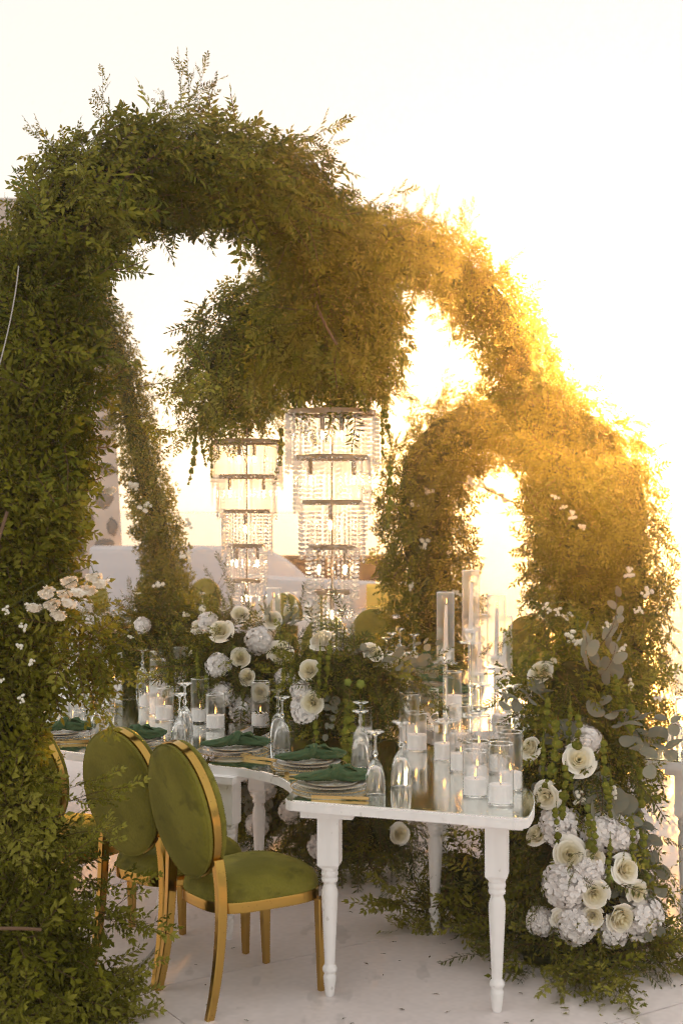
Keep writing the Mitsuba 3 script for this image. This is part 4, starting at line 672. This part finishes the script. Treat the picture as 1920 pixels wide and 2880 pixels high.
# ------------------------------------------------------------------ goblets, upside down on their rims
def goblet_shapes():
    n = 48; th = np.arange(n) * 2 * PI / n; zs = np.array([0, .002, .02, .05, .08, .105, .122, .133, .138]); rs = np.array([.0385, .0390, .0395, .0375, .0335, .0275, .0195, .012, .006])
    fl = 1 + .05 * np.cos(th * 10)[None, :] * np.clip((zs - .01) / .03, 0, 1)[:, None] * np.clip((.135 - zs) / .03, 0, 1)[:, None]
    v = np.stack([rs[:, None] * fl * np.cos(th), rs[:, None] * fl * np.sin(th), zs[:, None] + 0 * th], -1)
    zi = np.array([.112, .108, .098, .08, .05, .02, .002, 0]); ri = np.array([0.0004, .013, .0225, .0300, .0342, .0365, .0362, .0375])
    w = np.stack([ri[:, None] * np.cos(th), ri[:, None] * np.sin(th), zi[:, None] + 0 * th], -1); cap = np.stack([.0004 * np.cos(th), .0004 * np.sin(th), .141 + 0 * th], -1)
    m = grid(np.vstack([w, v, cap[None]]), True); m.merge_vertices(); m.fix_normals()
    return {'bowl': mikit.ply(m, 'glass', smooth=40),
            'stem': mikit.ply(lathe([(0, .1425), (.005, .1425), (.0062, .150), (.011, .157), (.011, .161), (.0062, .168), (.0048, .176), (.0042, .205), (.0055, .225), (0, .2255)], 10), 'glass', smooth=False),
            'foot': mikit.ply(lathe([(0, .226), (.006, .226), (.012, .231), (.030, .2405), (.0345, .2425), (.0350, .2440), (.0345, .2455), (0, .247)], 28), 'glass', smooth=35)}
GOB = goblet_shapes()
def goblet(x, y, label, s=1.0):
    k = thing('crystal_goblet', label, 'goblet', 'upside down goblets on the tables')
    for n, q in GOB.items(): put(k, n, q, at(x, y, ZT + .0006, (x * 977) % 360, s))
for q in [(-.75, 6.06, 'upside down goblet between the two oval chair backs, nearer of a pair'), (-.76, 6.34, 'upside down goblet between the two oval chair backs, farther of a pair', 1.05), (-1.18, 6.34, 'upside down goblet above the oval back of the middle chair, nearer of a pair'), (-1.20, 6.62, 'upside down goblet above the oval back of the middle chair, farther of a pair'),
          (-1.45, 7.15, 'large upside down goblet in the gap under the hanging leaves', 1.14), (-1.44, 6.82, 'upside down goblet touching the leaf tips of the arch column', 1.08), (-1.52, 6.55, 'upside down goblet half covered by the leaves of the arch column'), (-1.30, 7.25, 'upside down goblet behind the pair above the middle chair', 1.1), (-.27, 5.96, 'upside down goblet above the second green napkin, nearer of a pair'), (-.30, 6.18, 'upside down goblet above the second green napkin, farther of a pair'),
          (.08, 5.54, 'upside down goblet right of the second green napkin, nearer of a pair'), (.085, 5.80, 'upside down goblet right of the second green napkin, farther of a pair'), (.13, 5.02, 'foremost upside down goblet at the front table end'), (.235, 5.16, 'narrow upside down goblet right behind the foremost one', 1.06),
          (.39, 7.85, 'upside down goblet against the green napkins on the rear table'), (.30, 8.75, 'upside down goblet on the rear table, left above the eucalyptus leaves'), (.35, 9.1, 'upside down goblet on the rear table behind the dark green centrepiece'), (.42, 9.45, 'upside down goblet farthest back behind the dark green centrepiece'), (.50, 9.0, 'upside down goblet on the rear table by the wall with painted sunlight'),
          (.86, 8.3, 'upside down goblet left of the flower cascade, before the right hand chairs'), (.90, 8.55, 'second upside down goblet before the right hand chairs'), (1.52, 5.95, 'upside down goblet at the right edge of the photo'), (-1.66, 7.45, 'upside down goblet under the leaf tips, left of the far cylinders', 1.08), (-1.78, 7.9, 'upside down goblet among the leaf tips, farther left', 1.05), (-1.22, 8.02, 'upside down goblet in front of the low green arrangement'), (-1.72, 8.4, 'upside down goblet before the white hydrangea bunch'), (-.02, 9.4, 'upside down goblet beside the lowest crystals of the front chandelier'), (-.05, 9.15, 'upside down goblet left of the lowest crystals of the front chandelier')]: goblet(*q)
_fg = np.random.default_rng(4)
for m in range(10):
    a = math.radians(_fg.uniform(205, 300)); r = _fg.uniform(1.75, 2.35); goblet(C5[0] + r * math.cos(a), C5[1] + r * math.sin(a), 'sparkling upside down goblet on the farthest table, behind the low green arrangement')

# ------------------------------------------------------------------ place settings
CHARGER = (mikit.ply(lathe([(0, .0035), (.10, .0035), (.158, .007)], 48), 'glass_sheet', smooth=30), mikit.ply(cat([trimesh.creation.icosphere(1, .0024).apply_translation((.1605 * math.cos(a), .1605 * math.sin(a), .0075)) for a in np.linspace(0, 2 * PI, 150)[:-1]]), 'bright_gold', smooth=True))
def plate_shape(R, h): return lathe([(0, .001), (R * .62, .001), (R * .66, 0), (R * .70, .001), (R * .985, h - .002), (R, h), (R * .99, h + .0015), (R * .72, h * .45), (R * .64, .0045), (0, .0045)], 48)
def line_shape(R, z): return mikit.ply(lathe([(R - .0011, z), (R, z - .0009), (R + .0010, z), (R, z + .0009), (R - .0011, z)], 48), 'bright_gold', smooth=True)
PLATE = (mikit.ply(plate_shape(.138, .012), 'porcelain', smooth=30), line_shape(.1385, .0125)); SALAD = (mikit.ply(plate_shape(.105, .010), 'printed_china', smooth=30), line_shape(.1055, .0105))
def napkin_shape(seed):
    rng = np.random.default_rng(seed); n, m = 60, 26; t = np.linspace(0, 1, n); ph = np.linspace(0, 2 * PI, m, endpoint=False)
    w = np.interp(t, [0, .05, .15, .30, .42, .48, .54, .62, .78, .92, 1], [.004, .022, .034, .034, .026, .018, .022, .040, .050, .042, .010]); hh = np.interp(t, [0, .1, .3, .42, .48, .56, .7, .9, 1], [.003, .011, .017, .021, .020, .024, .024, .019, .006])
    x = (t - .47) * .30; cy = .012 * np.sin(t * 7 + seed); cz = .017 + .012 * np.exp(-((t - .5) / .2) ** 2) + .02 * np.clip(t - .8, 0, 1)
    T_, P_ = np.meshgrid(t, ph, indexing='ij'); fold = 1 + .16 * np.sin(P_ * 5 + T_ * 9 + seed) * np.clip(np.abs(T_ - .48) * 5, .2, 1) + .07 * np.sin(P_ * 9 - T_ * 21)
    v = np.stack([x[:, None] + 0 * P_, cy[:, None] + w[:, None] * np.cos(P_) * fold, np.maximum(.002, cz[:, None] + hh[:, None] * np.sin(P_) * fold)], -1); body = grid(v, True)
    u = np.linspace(0, 2 * PI, 30, endpoint=False); c = np.linspace(0, 2 * PI, 13); k = [] 
    for q in c:
        rr = 1 + .10 * np.sin(u * 3 + q * 2 + seed); k.append(np.stack([.006 + (.021 + .004 * np.sin(u * 2)) * np.sin(q) * .9 + .014 * np.sin(u), (.027 + .011 * np.cos(q)) * np.cos(u) * rr, .034 + (.022 + .009 * np.cos(q)) * np.sin(u) * rr], 1))
    tail = np.stack([np.stack([.01 + .10 * a + .01 * np.sin(9 * a + np.linspace(0, 3, 9)), np.linspace(-.03, .03, 9) * (.5 + a) + .014 * a, .050 + .012 * np.sin(np.linspace(0, 7, 9) + 3 * a) * (.4 + a) - .03 * a * a + .006 * np.cos(a * 11)], 1) for a in np.linspace(0, 1, 14)])
    return mikit.ply(cat([body, grid(np.array(k), True), grid(tail)]), 'linen', smooth=True)
NAPK = [napkin_shape(s) for s in (1, 2, 3)]
KNIFE = (mikit.ply(lathe([(0, -.105), (.006, -.103), (.0078, -.09), (.0055, -.05), (.0072, -.02), (.0045, 0), (0, .001)], 10), 'bright_gold', smooth=True), mikit.ply(bx(.013, .0016, .115, (0, 0, .058)), 'bright_gold'))
def cutlery(name, cat_, x, y, rz, label):
    k = thing(name, label, cat_, 'gold cutlery beside the plates'); tw = T().translate([x, y, ZT + .009]).rotate([0, 0, 1], rz).rotate([0, 1, 0], 90); put(k, 'handle', KNIFE[0], tw); put(k, 'blade' if name == 'knife' else 'tines', KNIFE[1] if name == 'knife' else FORK, tw)
FORK = mikit.ply(cat([bx(.006, .002, .05, (0, 0, .025)), bx(.022, .002, .018, (0, 0, .055))] + [bx(.0028, .002, .05, (-.0095 + .0063 * q, 0, .088)) for q in range(4)]), 'bright_gold')
def setting(x, y, rz, where, seed, charger=True, z=ZT):
    if charger:
        k = thing('charger_plate', f'clear glass charger with gold beaded rim {where}', 'charger plate', 'glass charger plates'); pd = put(k, 'disc', CHARGER[0], at(x, y, z + .0005)); put(pd, 'beaded_rim', CHARGER[1], at(x, y, z + .0005)); z += .0085
    k = thing('dinner_plate', f'white dinner plate with thin gold line {where}', 'plate', 'white dinner plates'); pd = put(k, 'dish', PLATE[0], at(x, y, z)); put(pd, 'gold_line', PLATE[1], at(x, y, z)); z += .0075
    k = thing('salad_plate', f'small plate with green print {where}', 'plate', 'printed salad plates'); pd = put(k, 'dish', SALAD[0], at(x, y, z)); put(pd, 'gold_line', SALAD[1], at(x, y, z)); z += .0085
    solo('napkin', NAPK[seed % 3], f'knotted green linen napkin on the plate {where}', 'napkin', 'knotted green napkins', to_world=at(x, y, z, rz, 1.06))
setting(-.04, 5.16, 12, 'at the front table end', 0); setting(-.14, 5.60, 16, 'second from the front table end', 1); setting(-.49, 5.92, 8, 'third from the front, beside the chair back', 2); setting(-.98, 6.12, 20, 'half hidden behind the front oval chair back', 3); setting(-1.36, 6.34, 10, 'beside the leafy column on the left', 4)
for q, (x, y, rz) in enumerate(((.56, 8.25, 5), (.52, 8.85, -4), (.60, 9.45, 8), (.64, 7.72, 25))): setting(x, y, rz, ('first' ' in the rear row past the dark centrepiece', 'second' ' in the rear row past the dark centrepiece', 'third' ' in the rear row past the dark centrepiece', 'behind the leftmost taper holder')[q], q, False)
cutlery('knife', 'knife', .00, 4.93, 172, 'gold knife along the front table end'); cutlery('fork', 'fork', -.17, 5.36, 170, 'gold fork between the first two plates'); cutlery('knife', 'knife', -.33, 5.70, 150, 'gold knife between the second and third plates')
cutlery('fork', 'fork', -.36, 5.73, 140, 'gold fork crossing the knife between second and third plates'); cutlery('fork', 'fork', -1.12, 6.10, 60, 'gold fork behind the middle chair back'); cutlery('knife', 'knife', -1.3, 6.12, 12, 'gold knife in front of the plate beside the leafy column')

# ------------------------------------------------------------------ floor litter, cable
_fl = np.random.default_rng(15); n = 70; P = np.c_[_fl.normal(0, 1, (n, 2)) * [.5, .35], np.full(n, .003)] + np.array([[-.6, 4.75, 0], [.8, 4.95, 0], [.2, 5.9, 0]])[_fl.integers(0, 3, n)]
Vl, Fl, Cl = [], [], []
for q in range(n):
    a = _fl.uniform(0, 6.28); v = leaflet(P[q], np.array([math.cos(a), math.sin(a), .05]), np.array([0, 0, 1.0]), _fl.uniform(.018, .036), _fl.uniform(.005, .011)); v[:, 2] = np.maximum(v[:, 2], .0015); Vl.append(v); Fl.append(LF + 5 * q); Cl.append(np.tile([(.08, .06, .025), (.05, .06, .02), (.13, .08, .04)][_fl.integers(3)], (5, 1)))
solo('fallen_leaves', colored(np.vstack(Vl), np.vstack(Fl), np.vstack(Cl), 'leaf', smooth=False), 'scattered fallen leaves lying on the white floor', 'leaves', kind='stuff')
solo('floor_cable', mikit.ply(tube(spline([(-1.35, 3.9, .006), (-1.05, 4.55, .006), (-.95, 4.85, .006), (-.80, 5.42, .006), (-.78, 5.7, .006)], 30)[0], .0055, 6), 'cord_white', smooth=True), 'pale cable taped across the floor beside the nearest chair', 'cable')
